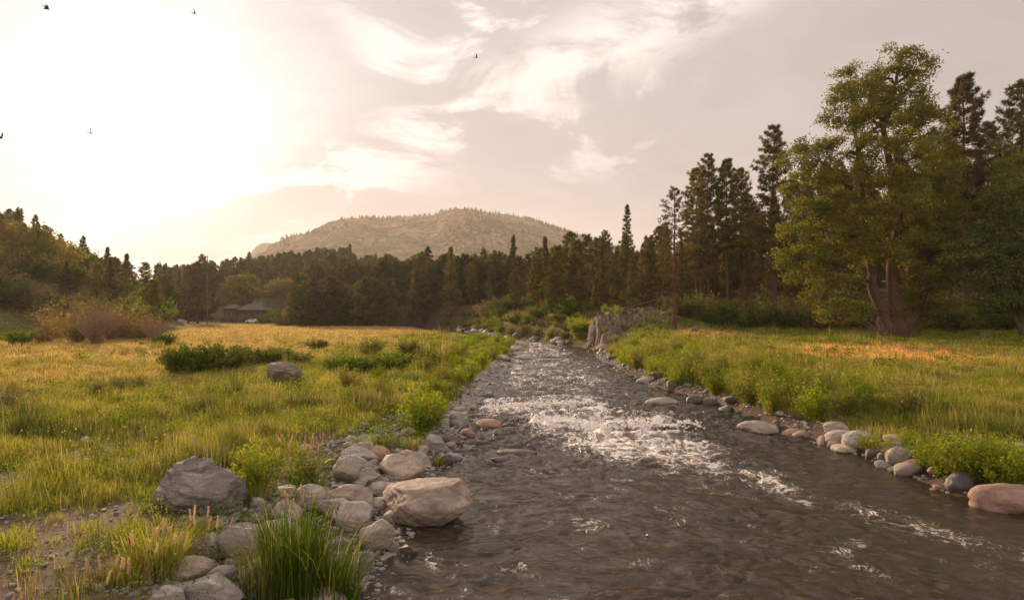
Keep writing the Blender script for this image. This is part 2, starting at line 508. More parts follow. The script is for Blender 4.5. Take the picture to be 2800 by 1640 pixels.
b = t.n('ShaderNodeBsdfPrincipled', Base__Color=wc, Roughness=rg, Normal=bp.outputs[0], IOR=1.33)
o = t.n('ShaderNodeOutputMaterial'); t.link(b.outputs[0], o.inputs[0])

# ------------------------------------------------------------------ terrain shape
RL = [(-3.6, -30), (-3.4, -5), (-3.0, 6), (-2.5, 10.5), (-2.6, 11.8), (-2.3, 13.2), (-2.5, 15.5), (-2.6, 17.9), (-1.8, 19.6), (-1.4, 24.2), (-2.0, 28.6), (-1.3, 31), (-1.36, 36), (-0.85, 47.6), (0.16, 59), (0.74, 66.4), (1.2, 78), (1.7, 91), (-4, 104), (-13, 133), (-23, 168), (-45, 200), (-100, 252)]
RR = [(12.6, -30), (12.5, -5), (12, 8), (11.7, 15.1), (11.4, 16), (11.0, 16.4), (11.1, 18), (11.1, 20.8), (10.6, 22.7), (9.9, 27.5), (9.8, 31), (9.3, 35.5), (8.4, 39.3), (8.1, 51), (8.7, 66), (9.4, 78), (8.8, 84), (7.2, 88), (2.6, 101), (-3.5, 114), (-6.5, 133), (-15, 168), (-35, 199), (-88, 250)]
POLY = np.array(RL + RR[::-1], float)


def river_sd(x, y):
    """signed distance to the water's edge, negative in the channel"""
    x = np.asarray(x, float).ravel(); y = np.asarray(y, float).ravel()
    d = np.full(x.shape, 1e18); ins = np.zeros(x.shape, bool)
    n = len(POLY)
    for i in range(n):
        ax, ay = POLY[i]; bx, by = POLY[(i + 1) % n]
        ex, ey = bx - ax, by - ay
        tt = np.clip(((x - ax) * ex + (y - ay) * ey) / (ex * ex + ey * ey), 0, 1)
        d = np.minimum(d, (x - ax - tt * ex) ** 2 + (y - ay - tt * ey) ** 2)
        c_ = (ay > y) != (by > y)
        with np.errstate(divide='ignore', invalid='ignore'):
            xi = ax + (y - ay) / (ey if ey else 1e-9) * ex
        ins ^= c_ & (x < xi)
    d = np.sqrt(d)
    return np.where(ins, -d, d)


def xc(y):
    return np.interp(y, [-30, 80, 91, 102, 133, 168, 200, 252, 400], [4.5, 5.2, 4.5, -1, -9.5, -19, -40, -94, -260])


RX = [-400, -237, -219, -196, -177, -140, -107, -82, -47, -23, 23, 140, 400]
RZ = [14, 11, 14, 18, 22, 28, 31, 25, 17, 14, 14, 20, 36]


def height(x, y):
    shp = np.shape(x)
    x = np.asarray(x, float).ravel(); y = np.asarray(y, float).ravel()
    sd = river_sd(x, y) + 0.25 * pn(x * 0.9, y * 0.9, 3)
    left = x < xc(y)
    bump = 0.16 * fbm(x * 0.16, y * 0.16, 4, 5) + 0.05 * fbm(x * 1.1, y * 1.1, 3, 9)
    zl = 0.85 + bump
    zr = 0.5 + 0.0225 * np.clip(y, 0, 90) + bump * 1.2
    zr = zr + np.where(y > 84, (y - 84) * 0.045, 0) + sst(20, 90, x) * sst(70, 130, y) * 6
    zr = zr + 2.3 * np.exp(-((x - 16.5) / 7.0) ** 2 - ((y - 83) / 8.0) ** 2)
    zl = zl * sst(-0.2, 4.2, sd) ** 0.8
    zr = 0.45 * sst(-0.1, 0.8, sd) + (zr - 0.45) * sst(0.4, 5.0, sd)
    z = np.where(left, zl, zr)
    z = np.where(sd < 0, -0.12 - 0.75 * sst(0, 2.0, -sd), z)
    # grassy hillside on the left
    toe = -70 - np.clip(y - 150, 0, None) * 0.55 + 6 * pn(x * 0.02 + 4, y * 0.02, 12)
    s = toe - x
    hl = 26 * sst(0, 62, s) * (1 + 0.10 * fbm(x * 0.03, y * 0.03, 4, 15)) + 0.8 * fbm(x * 0.08, y * 0.08, 4, 16) * sst(2, 20, s)
    z = z + hl * sst(30, 90, y)
    # wooded ridge across the valley
    rz_ = np.interp(x, RX, RZ) * (1 + 0.07 * fbm(x * 0.02, y * 0.02, 4, 19))
    rp = sst(262, 420, y) * (1 - 0.5 * sst(430, 700, y))
    z = np.maximum(z, rz_ * rp)
    z = z + sst(430, 520, y) * sst(-160, -220, x) * 10
    return z.reshape(shp)


def H1(x, y):
    return float(height(np.array([x]), np.array([y]))[0])


def hit(px, py, lo=5.0, hi=420.0):
    """where the line of sight through a photo pixel meets the ground (or the water)"""
    D = np.geomspace(lo, hi, 1500)
    g = np.maximum(height(wx(px, D), D), 0.0)
    k = np.nonzero(wz(py, D) <= g)[0]
    k = k[0] if len(k) else len(D) - 1
    return wx(px, D[k]), D[k], float(g[k])


# ------------------------------------------------------------------ ground sheet
def lerpc(a, b, f):
    return a + (b - a) * f[:, None]


C_dirt = np.array([0.155, 0.105, 0.07]); C_mead = np.array([0.13, 0.12, 0.035]); C_gold = np.array([0.38, 0.25, 0.10])
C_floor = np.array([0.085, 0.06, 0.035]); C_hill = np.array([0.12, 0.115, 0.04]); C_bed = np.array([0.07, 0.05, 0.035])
C_orange = np.array([0.58, 0.32, 0.18])


def fields(x, y):
    """gold (dry straw), dirt (bare soil), orange (reddish dry grass) 0..1 over the meadows"""
    n = fbm(x * 0.09, y * 0.09, 4, 31)
    left = x < xc(y)
    gold = sst(30, 58, y + 14 * n) * sst(-9, -21, x - 6 * n + np.clip(y - 90, 0, 60) * 0.12) * left
    gold = np.maximum(gold, 0.7 * sst(-12, -20, x) * sst(26, 34, y + 8 * n) * left)
    n2_ = fbm(x * 0.5, y * 0.5, 4, 33)
    dirt = sst(-0.02, 0.28, n2_ + 0.38 * sst(17, 10, y) - 0.25 * sst(22, 45, y)) * left
    dr = sst(0.0, 0.35, fbm(x * 0.35, y * 0.25, 4, 35) - 0.03) * (~left) * 0.9
    dirt = np.maximum(dirt, dr)
    o1 = np.exp(-(((x - 27) / 6.5) ** 2 + ((y - 48) / 8.0) ** 2) ** 2) + np.exp(-(((x - 21.5) / 3.5) ** 2 + ((y - 71) / 4.0) ** 2) ** 2)
    orange = np.clip(o1 * (1.0 + 0.5 * n2_) * 1.2, 0, 1) * (~left)
    return gold, dirt, orange


def axis(c, a, lo, hi, n):
    t0, t1 = math.asinh((lo - c) / a), math.asinh((hi - c) / a)
    return c + a * np.sinh(np.linspace(t0, t1, n))


gx = axis(2, 14, -3000, 3000, 480)
gy = axis(22, 20, -260, 3300, 460)
X, Y = np.meshgrid(gx, gy)
Z = height(X, Y)
farf = sst(700, 1100, np.hypot(X, Y))
Z = Z * (1 - farf) + farf * np.minimum(Z, 3.0)
xf, yf = X.ravel(), Y.ravel()
gold, dirt, orange = fields(xf, yf)
sdv = river_sd(xf, yf)
left = xf < xc(yf)
cc = np.tile(C_mead, (len(xf), 1))
cc = lerpc(cc, C_gold, gold)
cc = lerpc(cc, C_dirt, dirt)
cc = lerpc(cc, C_orange, orange)
toe = -70 - np.clip(yf - 150, 0, None) * 0.55
cc = lerpc(cc, C_hill, sst(-2, 8, toe - xf))
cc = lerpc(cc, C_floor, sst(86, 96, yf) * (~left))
cc = lerpc(cc, C_floor, sst(255, 290, yf))
cc = lerpc(cc, C_dirt * 0.8, sst(2.0, 0.6, sdv) * (1 - 0.0 * yf))
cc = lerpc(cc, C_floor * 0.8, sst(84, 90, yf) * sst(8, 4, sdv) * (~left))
cc = lerpc(cc, C_bed, sst(0.2, -0.3, sdv))
mb = MB()
ny, nx = X.shape
ii = np.arange(ny - 1)[:, None] * nx + np.arange(nx - 1)[None]
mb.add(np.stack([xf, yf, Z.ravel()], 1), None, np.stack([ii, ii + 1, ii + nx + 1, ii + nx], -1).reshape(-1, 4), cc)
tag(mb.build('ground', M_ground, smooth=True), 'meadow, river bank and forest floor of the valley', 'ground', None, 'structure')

# ------------------------------------------------------------------ river surface
def foam_field(x, y):
    warp = 0.9 * fbm(x * 0.5, y * 0.35, 3, 41)
    st = fbm(x * 1.1 + warp * 0.6, y * 0.35, 4, 42)          # streaks along the current
    st2 = fbm(x * 0.45, y * 0.9 + warp, 4, 43)                 # cross waves
    far = sst(30, 42, y) * (0.20 + 0.45 * st2 + 0.25 * st)
    far *= sst(8.6, 6.2, x - 0.0 * y) * sst(-1.4, 0.2, x)
    far += sst(60, 80, y) * 0.10
    lineA = np.exp(-((y - (31.0 + 0.25 * x + 0.5 * warp)) / 0.5) ** 2) * sst(-1.8, -0.9, x) * sst(5.0, 3.4, x)
    lineB = np.exp(-((y - (26.1 - 0.05 * x + 0.5 * warp)) / 0.5) ** 2) * sst(0.2, 1.4, x) * sst(7.6, 6.4, x)
    cx_ = 3.2 + (26 - y) * 0.30
    patch = sst(16.5, 23.0, y) * sst(27.2, 25.8, y) * np.exp(-((x - cx_) / (2.6 + (26 - y) * 0.05)) ** 4)
    patchA = sst(27, 29.5, y) * sst(31.6, 30.6, y) * sst(-1.6, -0.8, x) * sst(6.5, 4.0, x)
    f = far + 1.0 * lineA + 1.0 * lineB + patch * (0.52 + 0.6 * st + 0.3 * st2) + patchA * (0.36 + 0.5 * st2)
    tr = np.exp(-((x - (5.2 + (20 - y) * 0.55)) / 0.9) ** 2) * sst(8, 12, y) * sst(23, 18, y)
    f = f + tr * (0.35 + 0.5 * st)
    f = f + 0.22 * sst(0.12, 0.42, fbm(x * 0.9, y * 0.9, 4, 47)) * sst(9.5, 7.5, x)
    return np.clip(0.9 * f + 0.17 * sst(9.5, 6.0, x + 0.25 * np.clip(y - 15, -8, 8)), 0, 0.95)


def waves(x, y):
    w1 = fbm(x * 0.35 + 3, y * 0.35, 2, 51)
    calm = 1 - 0.55 * sst(6.5, 9.0, x + 0.15 * w1) * sst(26, 20, y)
    a = fbm(x * 0.8 + w1 * 1.5, y * 1.4 + w1, 3, 52, 0.5)
    r = 1 - 2.2 * np.abs(fbm(x * 1.3 - w1, y * 1.7 + 2 * w1, 3, 54, 0.5))
    z = (0.10 * a + 0.085 * r) * (0.55 + 0.55 * sst(15, 24, y))
    rap = np.exp(-((y - 28) / 6.0) ** 2) * 0.9 + sst(33, 45, y) * 0.40
    z = z * (calm + rap * 0.8)
    # the two ledges: a smooth hump upstream, a hollow and a standing wave below
    wa = 0.5 * fbm(x * 0.5, y * 0.35, 3, 41) * 0.9
    ya = y - (31.0 + 0.25 * x + wa); yb = y - (26.1 - 0.05 * x + wa)
    ma = sst(-1.8, -0.9, x) * sst(5.2, 3.4, x); mb_ = sst(0.2, 1.4, x) * sst(7.8, 6.4, x)
    z = z + 1.2 * ma * (0.20 * np.exp(-((ya - 1.3) / 0.9) ** 2) - 0.10 * np.exp(-((ya - 0.1) / 0.5) ** 2) + 0.12 * np.exp(-((ya + 0.7) / 0.45) ** 2))
    z = z + 1.2 * mb_ * (0.24 * np.exp(-((yb - 1.3) / 0.9) ** 2) - 0.12 * np.exp(-((yb - 0.1) / 0.5) ** 2) + 0.16 * np.exp(-((yb + 0.7) / 0.45) ** 2))
    z = z + 0.10 * np.exp(-((y - 23.6) / 0.6) ** 2) * mb_ + 0.07 * np.exp(-((y - 21.6) / 0.6) ** 2) * mb_
    return z


ys = [-6.0]
while ys[-1] < 108:
    ys.append(ys[-1] + max(0.055, 0.0042 * ys[-1]))
ys = np.array(ys)
xs = np.linspace(-4.6, 13.6, 300)
X, Y = np.meshgrid(xs, ys)
Zw = waves(X.ravel(), Y.ravel()).reshape(X.shape)
mb = MB()
ny, nx = X.shape
ii = np.arange(ny - 1)[:, None] * nx + np.arange(nx - 1)[None]
foam = foam_field(X.ravel(), Y.ravel()).reshape(X.shape)
foam = np.clip(foam + np.clip((Zw - 0.09) * 2.0, 0, 0.35) * sst(18, 28, Y), 0, 1.1)
mb.add(np.stack([X.ravel(), Y.ravel(), Zw.ravel()], 1), None, np.stack([ii, ii + 1, ii + nx + 1, ii + nx], -1).reshape(-1, 4))
x2 = np.linspace(-110, -4.6, 60); y2 = np.linspace(85, 262, 80)
X2, Y2 = np.meshgrid(x2, y2)
ny, nx = X2.shape
ii = np.arange(ny - 1)[:, None] * nx + np.arange(nx - 1)[None]
mb.add(np.stack([X2.ravel(), Y2.ravel(), np.zeros(X2.size)], 1), None, np.stack([ii, ii + 1, ii + nx + 1, ii + nx], -1).reshape(-1, 4))
x3 = np.linspace(-4.6, 13.6, 8); y3 = np.linspace(ys[-1], 262, 20)
X3, Y3 = np.meshgrid(x3, y3)
ny, nx = X3.shape
ii = np.arange(ny - 1)[:, None] * nx + np.arange(nx - 1)[None]
mb.add(np.stack([X3.ravel(), Y3.ravel(), np.full(X3.size, 0.0)], 1), None, np.stack([ii, ii + 1, ii + nx + 1, ii + nx], -1).reshape(-1, 4))
fo_all = np.concatenate([foam.ravel(), np.full(X2.size, 0.45), np.full(X3.size, 0.45)])
tag(mb.build('river', M_water, smooth=True, attrs={'foam': fo_all}), 'fast shallow river with white riffles', 'river', None, 'structure')

# ------------------------------------------------------------------ mountain and the far hill
def ridge_mesh(tab, D0, Dc, D1, seed, rough, x0, x1, nx=420, ny=150, zmin=-1):
    px_ = np.array([a for a, _ in tab]); py_ = np.array([b_ for _, b_ in tab])
    xs_ = np.linspace(x0, x1, nx)
    zc = np.interp(xs_, (px_ - CX) / F * Dc, HC + (HY - py_) / F * Dc)
    yy = np.linspace(D0, D1, ny)
    Xm, Ym = np.meshgrid(xs_, yy)
    tt = np.where(Ym < Dc, (Ym - D0) / (Dc - D0), 1 - (Ym - Dc) / (D1 - Dc) * 0.9)
    prof = np.sin(np.clip(tt, 0, 1) * math.pi / 2) ** 0.9
    n = fbm(Xm * 0.004, Ym * 0.003, 5, seed)
    rv = 1 - np.abs(fbm(Xm * 0.006 + n, Ym * 0.0025, 4, seed + 7)) * 2
    Zm = HC + (zc[None] - HC) * prof * Ym / Dc + rough * (n * 0.9 + rv * 0.6) * np.sin(np.clip(tt, 0, 1) * math.pi) + rough * 0.10 * fbm(Xm * 0.02, Ym * 0.02, 4, seed + 9) * np.clip(tt * 2, 0, 1)
    Zm = np.maximum(Zm, zmin)
    return Xm * (0.35 + 0.65 * Ym / Dc), Ym, Zm


MT = [(300, 900), (640, 830), (765, 720), (785, 668), (815, 652), (870, 633), (915, 612), (950, 603), (1000, 597), (1060, 599), (1120, 596), (1180, 590), (1220, 579), (1255, 574), (1300, 578), (1350, 584), (1400, 592), (1450, 604), (1500, 618), (1550, 634), (1600, 655), (1700, 690), (1900, 760), (2300, 850)]
Xm, Ym, Zm = ridge_mesh(MT, 950, 2150, 2900, 61, 30, -1350, 1150)
mb = MB()
ny, nx = Xm.shape
ii = np.arange(ny - 1)[:, None] * nx + np.arange(nx - 1)[None]
mb.add(np.stack([Xm.ravel(), Ym.ravel(), Zm.ravel()], 1), None, np.stack([ii, ii + 1, ii + nx + 1, ii + nx], -1).reshape(-1, 4))
tag(mb.build('mountain', M_mount, smooth=True), 'broad tan mountain dotted with trees', 'mountain', None, 'structure')
MTX, MTY, MTZ = Xm, Ym, Zm
HT2 = [(560, 900), (660, 730), (700, 674), (720, 664), (735, 664), (760, 674), (800, 700), (900, 850)]
Xm, Ym, Zm = ridge_mesh(HT2, 2700, 2980, 3150, 71, 6, -1450, -850, 60, 30)
mb = MB()
ny, nx = Xm.shape
ii = np.arange(ny - 1)[:, None] * nx + np.arange(nx - 1)[None]
mb.add(np.stack([Xm.ravel(), Ym.ravel(), Zm.ravel()], 1), None, np.stack([ii, ii + 1, ii + nx + 1, ii + nx], -1).reshape(-1, 4))
tag(mb.build('hill', M_mount, smooth=True), 'small hazy hill far behind the wooded ridge', 'hill', None, 'structure')

# scattered trees on the mountain: thousands, each a few pixels
rng = np.random.default_rng(5)
n = 12000
ci = rng.integers(0, MTX.shape[1], n); ri = rng.integers(20, 103, n)
tx = MTX[ri, ci] + rng.uniform(-3, 3, n); ty = MTY[ri, ci] + rng.uniform(-4, 4, n); tz = MTZ[ri, ci]
dn = fbm(tx * 0.006, ty * 0.006, 4, 81)
crest = np.exp(-((ty - 2150) / 50) ** 2)
keep = rng.uniform(0, 1, n) < np.clip(0.05 + 1.9 * sst(0.05, 0.30, dn) + 0.5 * crest, 0, 1) * 0.8
u = tx / ty
keep &= (u > -0.36) & (u < 0.2)
tx, ty, tz = tx[keep], ty[keep], tz[keep]
n = len(tx)
hgt = rng.uniform(4, 13, n)
mb = MB()
k = 7
for s_ in range(3):
    base_ = tz + hgt * (0.12 + 0.25 * s_); topz = base_ + hgt * (0.42 if s_ < 2 else 0.4); rad = hgt * (0.30 - 0.08 * s_)
    th = np.arange(k) / k * 2 * math.pi
    rr = rad[:, None] * rng.uniform(0.6, 1.25, (n, k))
    ring = np.stack([tx[:, None] + np.cos(th) * rr, ty[:, None] + np.sin(th) * rr, base_[:, None] + rng.uniform(-.4, .4, (n, k))], -1)
    apex = np.stack([tx + rng.uniform(-.5, .5, n), ty, topz], -1)[:, None]
    V = np.concatenate([ring, apex], 1).reshape(-1, 3)
    b0 = np.arange(n)[:, None] * (k + 1)
    tri = np.stack([b0 + np.arange(k), b0 + (np.arange(k) + 1) % k, b0 + k + 0 * np.arange(k)], -1).reshape(-1, 3)
    mb.add(V, tri, None, np.repeat(rng.uniform(0.6, 1.3, (n, 1)), k + 1, 0) * np.ones(3))
tag(mb.build('mountain_trees', M_needle_far), 'scattered small dark trees over the tan mountain slopes', 'trees', None, 'stuff')

# ------------------------------------------------------------------ trees
def pine_mesh(seed, Ht, cs, Rd, nb, tpb, k, L, Wd, shape='ponderosa', dead=0):
    """trunk mesh (with limbs) and needle crown mesh, base at the origin"""
    rng = np.random.default_rng(seed)
    tr = MB(); cr = MB()
    zt = np.linspace(0, 1, 12)
    wob = np.cumsum(rng.normal(size=(12, 2)), 0) * Ht * 0.003
    P = np.stack([wob[:, 0], wob[:, 1], zt * Ht - 0.4 * (zt == 0)], 1)
    r0 = Ht * 0.0125
    rad = r0 * (1 - zt * 0.9) * (1 + 0.5 * np.exp(-zt * 30))
    tube(tr, P, rad, 8)
    pts, dirs, cols = [], [], []
    for i in range(nb):
        tt = ((i + rng.uniform(0, 1)) / nb) ** 0.92
        h = cs + (0.985 - cs) * tt
        if shape == 'ponderosa':
            prof = (1 - tt) ** 0.50 * (0.55 + 0.45 * min(1, tt * 4)) + 0.06
        else:
            prof = (1 - tt) ** 0.95 + 0.03
        ln = Rd * prof * rng.uniform(0.5, 1.2)
        az = i * 2.39996 + rng.uniform(-0.5, 0.5)
        slope = (-0.28 + 0.75 * tt) if shape == 'ponderosa' else (-0.35 + 0.45 * tt)
        slope += rng.uniform(-0.15, 0.15)
        base_ = np.array([np.interp(h, zt, P[:, 0]), np.interp(h, zt, P[:, 1]), h * Ht])
        s_ = np.linspace(0, 1, 5)[:, None]
        hd = np.array([math.cos(az), math.sin(az), 0])
        curve = base_ + hd * s_ * ln + np.array([0, 0, 1]) * (slope * s_ + 0.22 * s_ ** 2) * ln
        curve[1:] += rng.normal(size=(4, 3)) * ln * 0.03
        tube(tr, curve, np.linspace(max(0.02, ln * 0.018), 0.008, 5), 4, cap=False)
        nt_ = max(3, int(tpb * (0.35 + prof)))
        q = rng.uniform(0.28, 1.02, nt_) ** 0.8
        pc = np.stack([np.interp(q, s_[:, 0], curve[:, j]) for j in range(3)], 1)
        side = np.array([-hd[1], hd[0], 0])
        off = rng.normal(size=(nt_, 1)) * 0.22 * ln * (1.15 - 0.5 * q[:, None])
        pc += side * off + np.array([0, 0, 1]) * (rng.normal(size=(nt_, 1)) * 0.07 * ln + 0.05)
        pts.append(pc); dirs.append(np.tile(hd * 0.8 + np.array([0, 0, 0.45]), (nt_, 1)) + side * np.sign(off) * 0.5)
        cols.append(rng.uniform(0.65, 1.35) * rng.uniform(0.75, 1.25, nt_))
    for i in range(dead):
        h = rng.uniform(0.10, cs + 0.12); az = rng.uniform(0, 6.28); ln = Rd * rng.uniform(0.25, 0.6)
        base_ = np.array([0, 0, h * Ht]); hd = np.array([math.cos(az), math.sin(az), rng.uniform(-0.35, 0.1)])
        s_ = np.linspace(0, 1, 4)[:, None]
        tube(tr, base_ + hd * s_ * ln + rng.normal(size=(4, 3)) * 0.06 * s_, np.linspace(0.035, 0.01, 4), 3, cap=False)
    P_ = np.concatenate(pts); D_ = np.concatenate(dirs); c_ = np.concatenate(cols)[:, None]
    C_ = np.concatenate([c_ * 1.05, c_, c_ * 0.95], 1)
    needle_tufts(cr, P_, D_, k, L, Wd, C_, rng)
    return tr, cr


PINES_NEAR = []
for i, (cs_, Rd, sh) in enumerate([(0.26, 4.0, 'ponderosa'), (0.36, 3.6, 'ponderosa'), (0.14, 4.2, 'ponderosa'), (0.44, 3.4, 'ponderosa'), (0.10, 3.8, 'fir')]):
    tr, cr = pine_mesh(100 + i, 28, cs_, Rd, 95, 20, 15, 0.50, 0.10, sh, 26 if sh == 'ponderosa' else 0)
    PINES_NEAR.append((tr.mesh('trunk', M_bark, True), cr.mesh('crown', M_needle)))
tr, cr = pine_mesh(150, 28, 0.24, 4.2, 80, 14, 13, 0.50, 0.09, 'ponderosa', 60)
M_needle_brown = foliage_mat('browning_needles', (0.12, 0.095, 0.042), 0.3)
PINES_NEAR_SPARSE = [(tr.mesh('trunk', M_bark_red, True), cr.mesh('crown', M_needle_brown))]
PINES_MID = []
for i, (cs_, Rd, sh) in enumerate([(0.18, 4.0, 'ponderosa'), (0.25, 3.6, 'ponderosa'), (0.08, 3.9, 'fir'), (0.10, 3.2, 'fir'), (0.30, 3.8, 'ponderosa')]):
    tr, cr = pine_mesh(200 + i, 22, cs_, Rd, 75, 16, 10, 0.75, 0.20, sh)
    PINES_MID.append((tr.mesh('trunk', M_bark, True), cr.mesh('crown', M_needle)))
PINES_FAR = []
for i, (cs_, Rd, sh) in enumerate([(0.12, 3.3, 'ponderosa'), (0.15, 3.0, 'ponderosa'), (0.05, 3.0, 'fir'), (0.1, 2.6, 'ponderosa')]):
    tr, cr = pine_mesh(300 + i, 14, cs_, Rd, 40, 11, 8, 0.85, 0.30, sh)
    both = MB()
    both.add(np.concatenate(tr.V), np.concatenate(tr.T), np.concatenate(tr.Q), (1, 1, 1), 0)
    both.add(np.concatenate(cr.V), np.concatenate(cr.T), None, np.concatenate(cr.C), 1)
    PINES_FAR.append(both.mesh('pine_tree', [M_bark, M_needle_far]))

NPINE = [0]


def pine(x, y, h, protos, label, group, rngv, base_h, idx=None, z=None, wide=1.0, red=False):
    i = int(rngv.integers(0, len(protos))) if idx is None else idx
    tr, cr = protos[i]
    if z is None: z = H1(x, y)
    s_ = h / base_h
    e = empty('pine_tree', (x, y, z - 0.1), rngv.uniform(0, 6.28), (s_ * wide, s_ * wide, s_))
    tag(e, label, 'pine tree', group)
    put('trunk', tr, e); put('crown', cr, e)
    NPINE[0] += 1
    return e


rv = np.random.default_rng(77)
# hand placed pines of the right-hand forest: px of the trunk, top row, distance, proto, label
HAND = [
    (1712, 556, 104, 4, 1.25, 'slender pine with layered open top standing alone at the left end of the right forest'),
    (1655, 628, 118, 0, 1.2, 'short broken-topped pine just left of the slender layered pine'),
    (1846, 508, 74, 0, 1.35, 'brownish thinly needled pine whose thick bare trunk stands above the rock outcrop'),
    (1728, 700, 80, 1, 0.9, 'small pine with dark trunk rooted on top of the rock outcrop'),
    (1905, 455, 96, 1, 1.15, 'tall pine behind the brownish pine, bare lower trunk'),
    (1938, 418, 92, 0, 1.1, 'tall pointed pine between the brownish pine and the twin pines'),
    (1992, 432, 90, 3, 1.1, 'left one of the twin pines with bare lower trunks right of centre'),
    (2028, 455, 94, 1, 1.0, 'right one of the twin pines with bare lower trunks right of centre'),
    (2118, 340, 86, 0, 1.2, 'tallest dark pine directly left of the big cottonwood'),
    (2165, 470, 98, 2, 1.1, 'dark pine half hidden behind the left side of the cottonwood'),
    (2645, 200, 82, 3, 1.15, 'tall bare-stemmed pine rising right of the cottonwood'),
    (2790, 215, 78, 1, 1.2, 'tall pine cut off by the right edge of the picture'),
    (2560, 350, 90, 2, 1.2, 'dense pine behind the right side of the cottonwood'),
    (2705, 330, 96, 0, 1.2, 'pine filling the gap between the two tall pines at far right'),
]
for px, top, D, idx, wd, lab in HAND:
    x = wx(px, D); z = H1(x, D)
    sp_ = 'brownish thinly' in lab
    pine(x, D, wz(top, D) - z, PINES_NEAR_SPARSE if sp_ else PINES_NEAR, lab, 'pines of the forest on the right bank', rv, 28, 0 if sp_ else idx, z, wd * 0.86)
G_R = 'pines of the forest on the right bank'
placed = [(wx(a[0], a[2]), a[2]) for a in HAND]
cnt = 0
rr_ = random.Random(4)
tries = 0
while cnt < 100 and tries < 5000:
    tries += 1
    D = rr_.uniform(88, 150)
    px = rr_.uniform(1640, 2980)
    x = wx(px, D)
    if x < xc(D) + 12 or any((x - a) ** 2 + (D - b_) ** 2 < 3.6 ** 2 for a, b_ in placed): continue
    placed.append((x, D))
    sky_row = np.interp(px, [1640, 1800, 1900, 2100, 2300, 2600, 2800, 3050], [640, 560, 510, 460, 430, 410, 390, 390]) + (rr_.uniform(45, 230) if px < 2180 else rr_.uniform(0, 130))
    z = H1(x, D)
    h = min(max(wz(sky_row, D) - z, 13), 31)
    lab = ('dark pine in the front rows of the forest right of the river' if D < 110 else 'dark pine in the deeper rows of the forest right of the river')
    pine(x, D, h, PINES_NEAR if D < 125 else PINES_MID, lab, G_R if D < 110 else 'pines in the deeper rows of the right forest', rv, 28 if D < 125 else 22, None, z, rr_.uniform(0.72, 1.0))
    cnt += 1
# conifers across the head of the river, centre
CEN = [
    (1150, 700, 185, 0, 'rounded pine at the left end of the conifer row behind the meadow'),
    (1232, 672, 175, 2, 'tall dark pointed fir left of centre, highest of its part of the row'),
    (1290, 718, 168, 1, 'slim dark conifer right of the tall pointed fir'),
    (1345, 712, 172, 0, 'rounded conifer between the slim dark one and the narrow spire'),
    (1402, 642, 172, 3, 'narrow spire-topped spruce above the head of the river'),
    (1366, 690, 180, 2, 'dark spruce just left of the narrow spire'),
    (1446, 694, 165, 1, 'bushy pine right of the narrow spire'),
    (1492, 646, 168, 3, 'second spire-topped spruce, right of the head of the river'),
    (1560, 634, 150, 0, 'broad round-topped pine right of the second spire'),
    (1602, 642, 140, 1, 'broad pine between the round-topped pine and the open layered pine'),
    (1635, 650, 135, 4, 'pine touching the left side of the open layered pine'),
    (1470, 690, 116, 1, 'pine close behind the far bank, left one of three near the bend'),
    (1520, 672, 112, 0, 'pine close behind the far bank, middle one of three near the bend'),
    (1575, 655, 108, 4, 'pine close behind the far bank, right one of three near the bend'),
    (1530, 668, 145, 2, 'pine with a yellowish side between the second spire and the round-topped pine'),
]
for px, top, D, idx, lab in CEN:
    x = wx(px, D); z = H1(x, D)
    pine(x, D, wz(top, D) - z, PINES_MID, lab, 'conifers across the head of the river', rv, 22, idx, z, rv.uniform(0.95, 1.2))
placed = [(wx(a[0], a[2]), a[2]) for a in CEN]
cnt = 0; tries = 0
while cnt < 52 and tries < 5000:
    tries += 1
    D = rr_.uniform(118, 240); px = rr_.uniform(900, 1690); x = wx(px, D)
    if x < xc(D) + 8 and D < 178: continue
    if river_sd([x], [D])[0] < 2.5 or any((x - a) ** 2 + (D - b_) ** 2 < 4.2 ** 2 for a, b_ in placed): continue
    placed.append((x, D))
    row = np.interp(px, [900, 1100, 1250, 1400, 1500, 1690], [790, 745, 745, 735, 705, 675]) + rr_.uniform(0, 70)
    z = H1(x, D); h = min(max(wz(row, D) - z, 6), 25)
    pine(x, D, h, PINES_MID, 'dark conifer in the packed row across the head of the river', 'conifers packed behind the meadow and the river head', rv, 22, None, z, rr_.uniform(0.85, 1.2))
    cnt += 1
# left hillside pines
LH = [(8, 596, 150, 'flat-topped pine on the hill crest at the left edge'), (150, 662, 165, 'twin-lobed pine on the slope right of the hill crest'),
      (118, 668, 170, 'small pine left of the twin-lobed pine on the left slope'), (172, 668, 168, 'rounded pine touching the twin-lobed pine on the left slope'),
      (240, 682, 190, 'small dark pine between the twin-lobed and the layered pine'), (292, 674, 185, 'layered spire-topped pine glowing in front of the low sun'),
      (345, 692, 175, 'round-topped pine right of the layered spire on the left slope'), (396, 718, 230, 'small round pine left of the skyline gap'),
      (452, 722, 290, 'narrow spire standing in the skyline gap'), (435, 730, 300, 'small spire left of the narrow one in the skyline gap'),
      (488, 732, 240, 'rounded pine right of the skyline gap'), (540, 716, 225, 'dark pine beside the tall utility pole'), (515, 724, 222, 'dark pine left of the tall utility pole')]
for px, top, D, lab in LH:
    x = wx(px, D); z = H1(x, D)
    h = wz(top, D) - z
    pine(x, D, max(h, 4.0), PINES_MID, lab, 'pines on the left hillside', rv, 22, 3 if 'spire' in lab else None, z, 1.5 if h < 13 else 1.15)
cnt = 0
placed = []
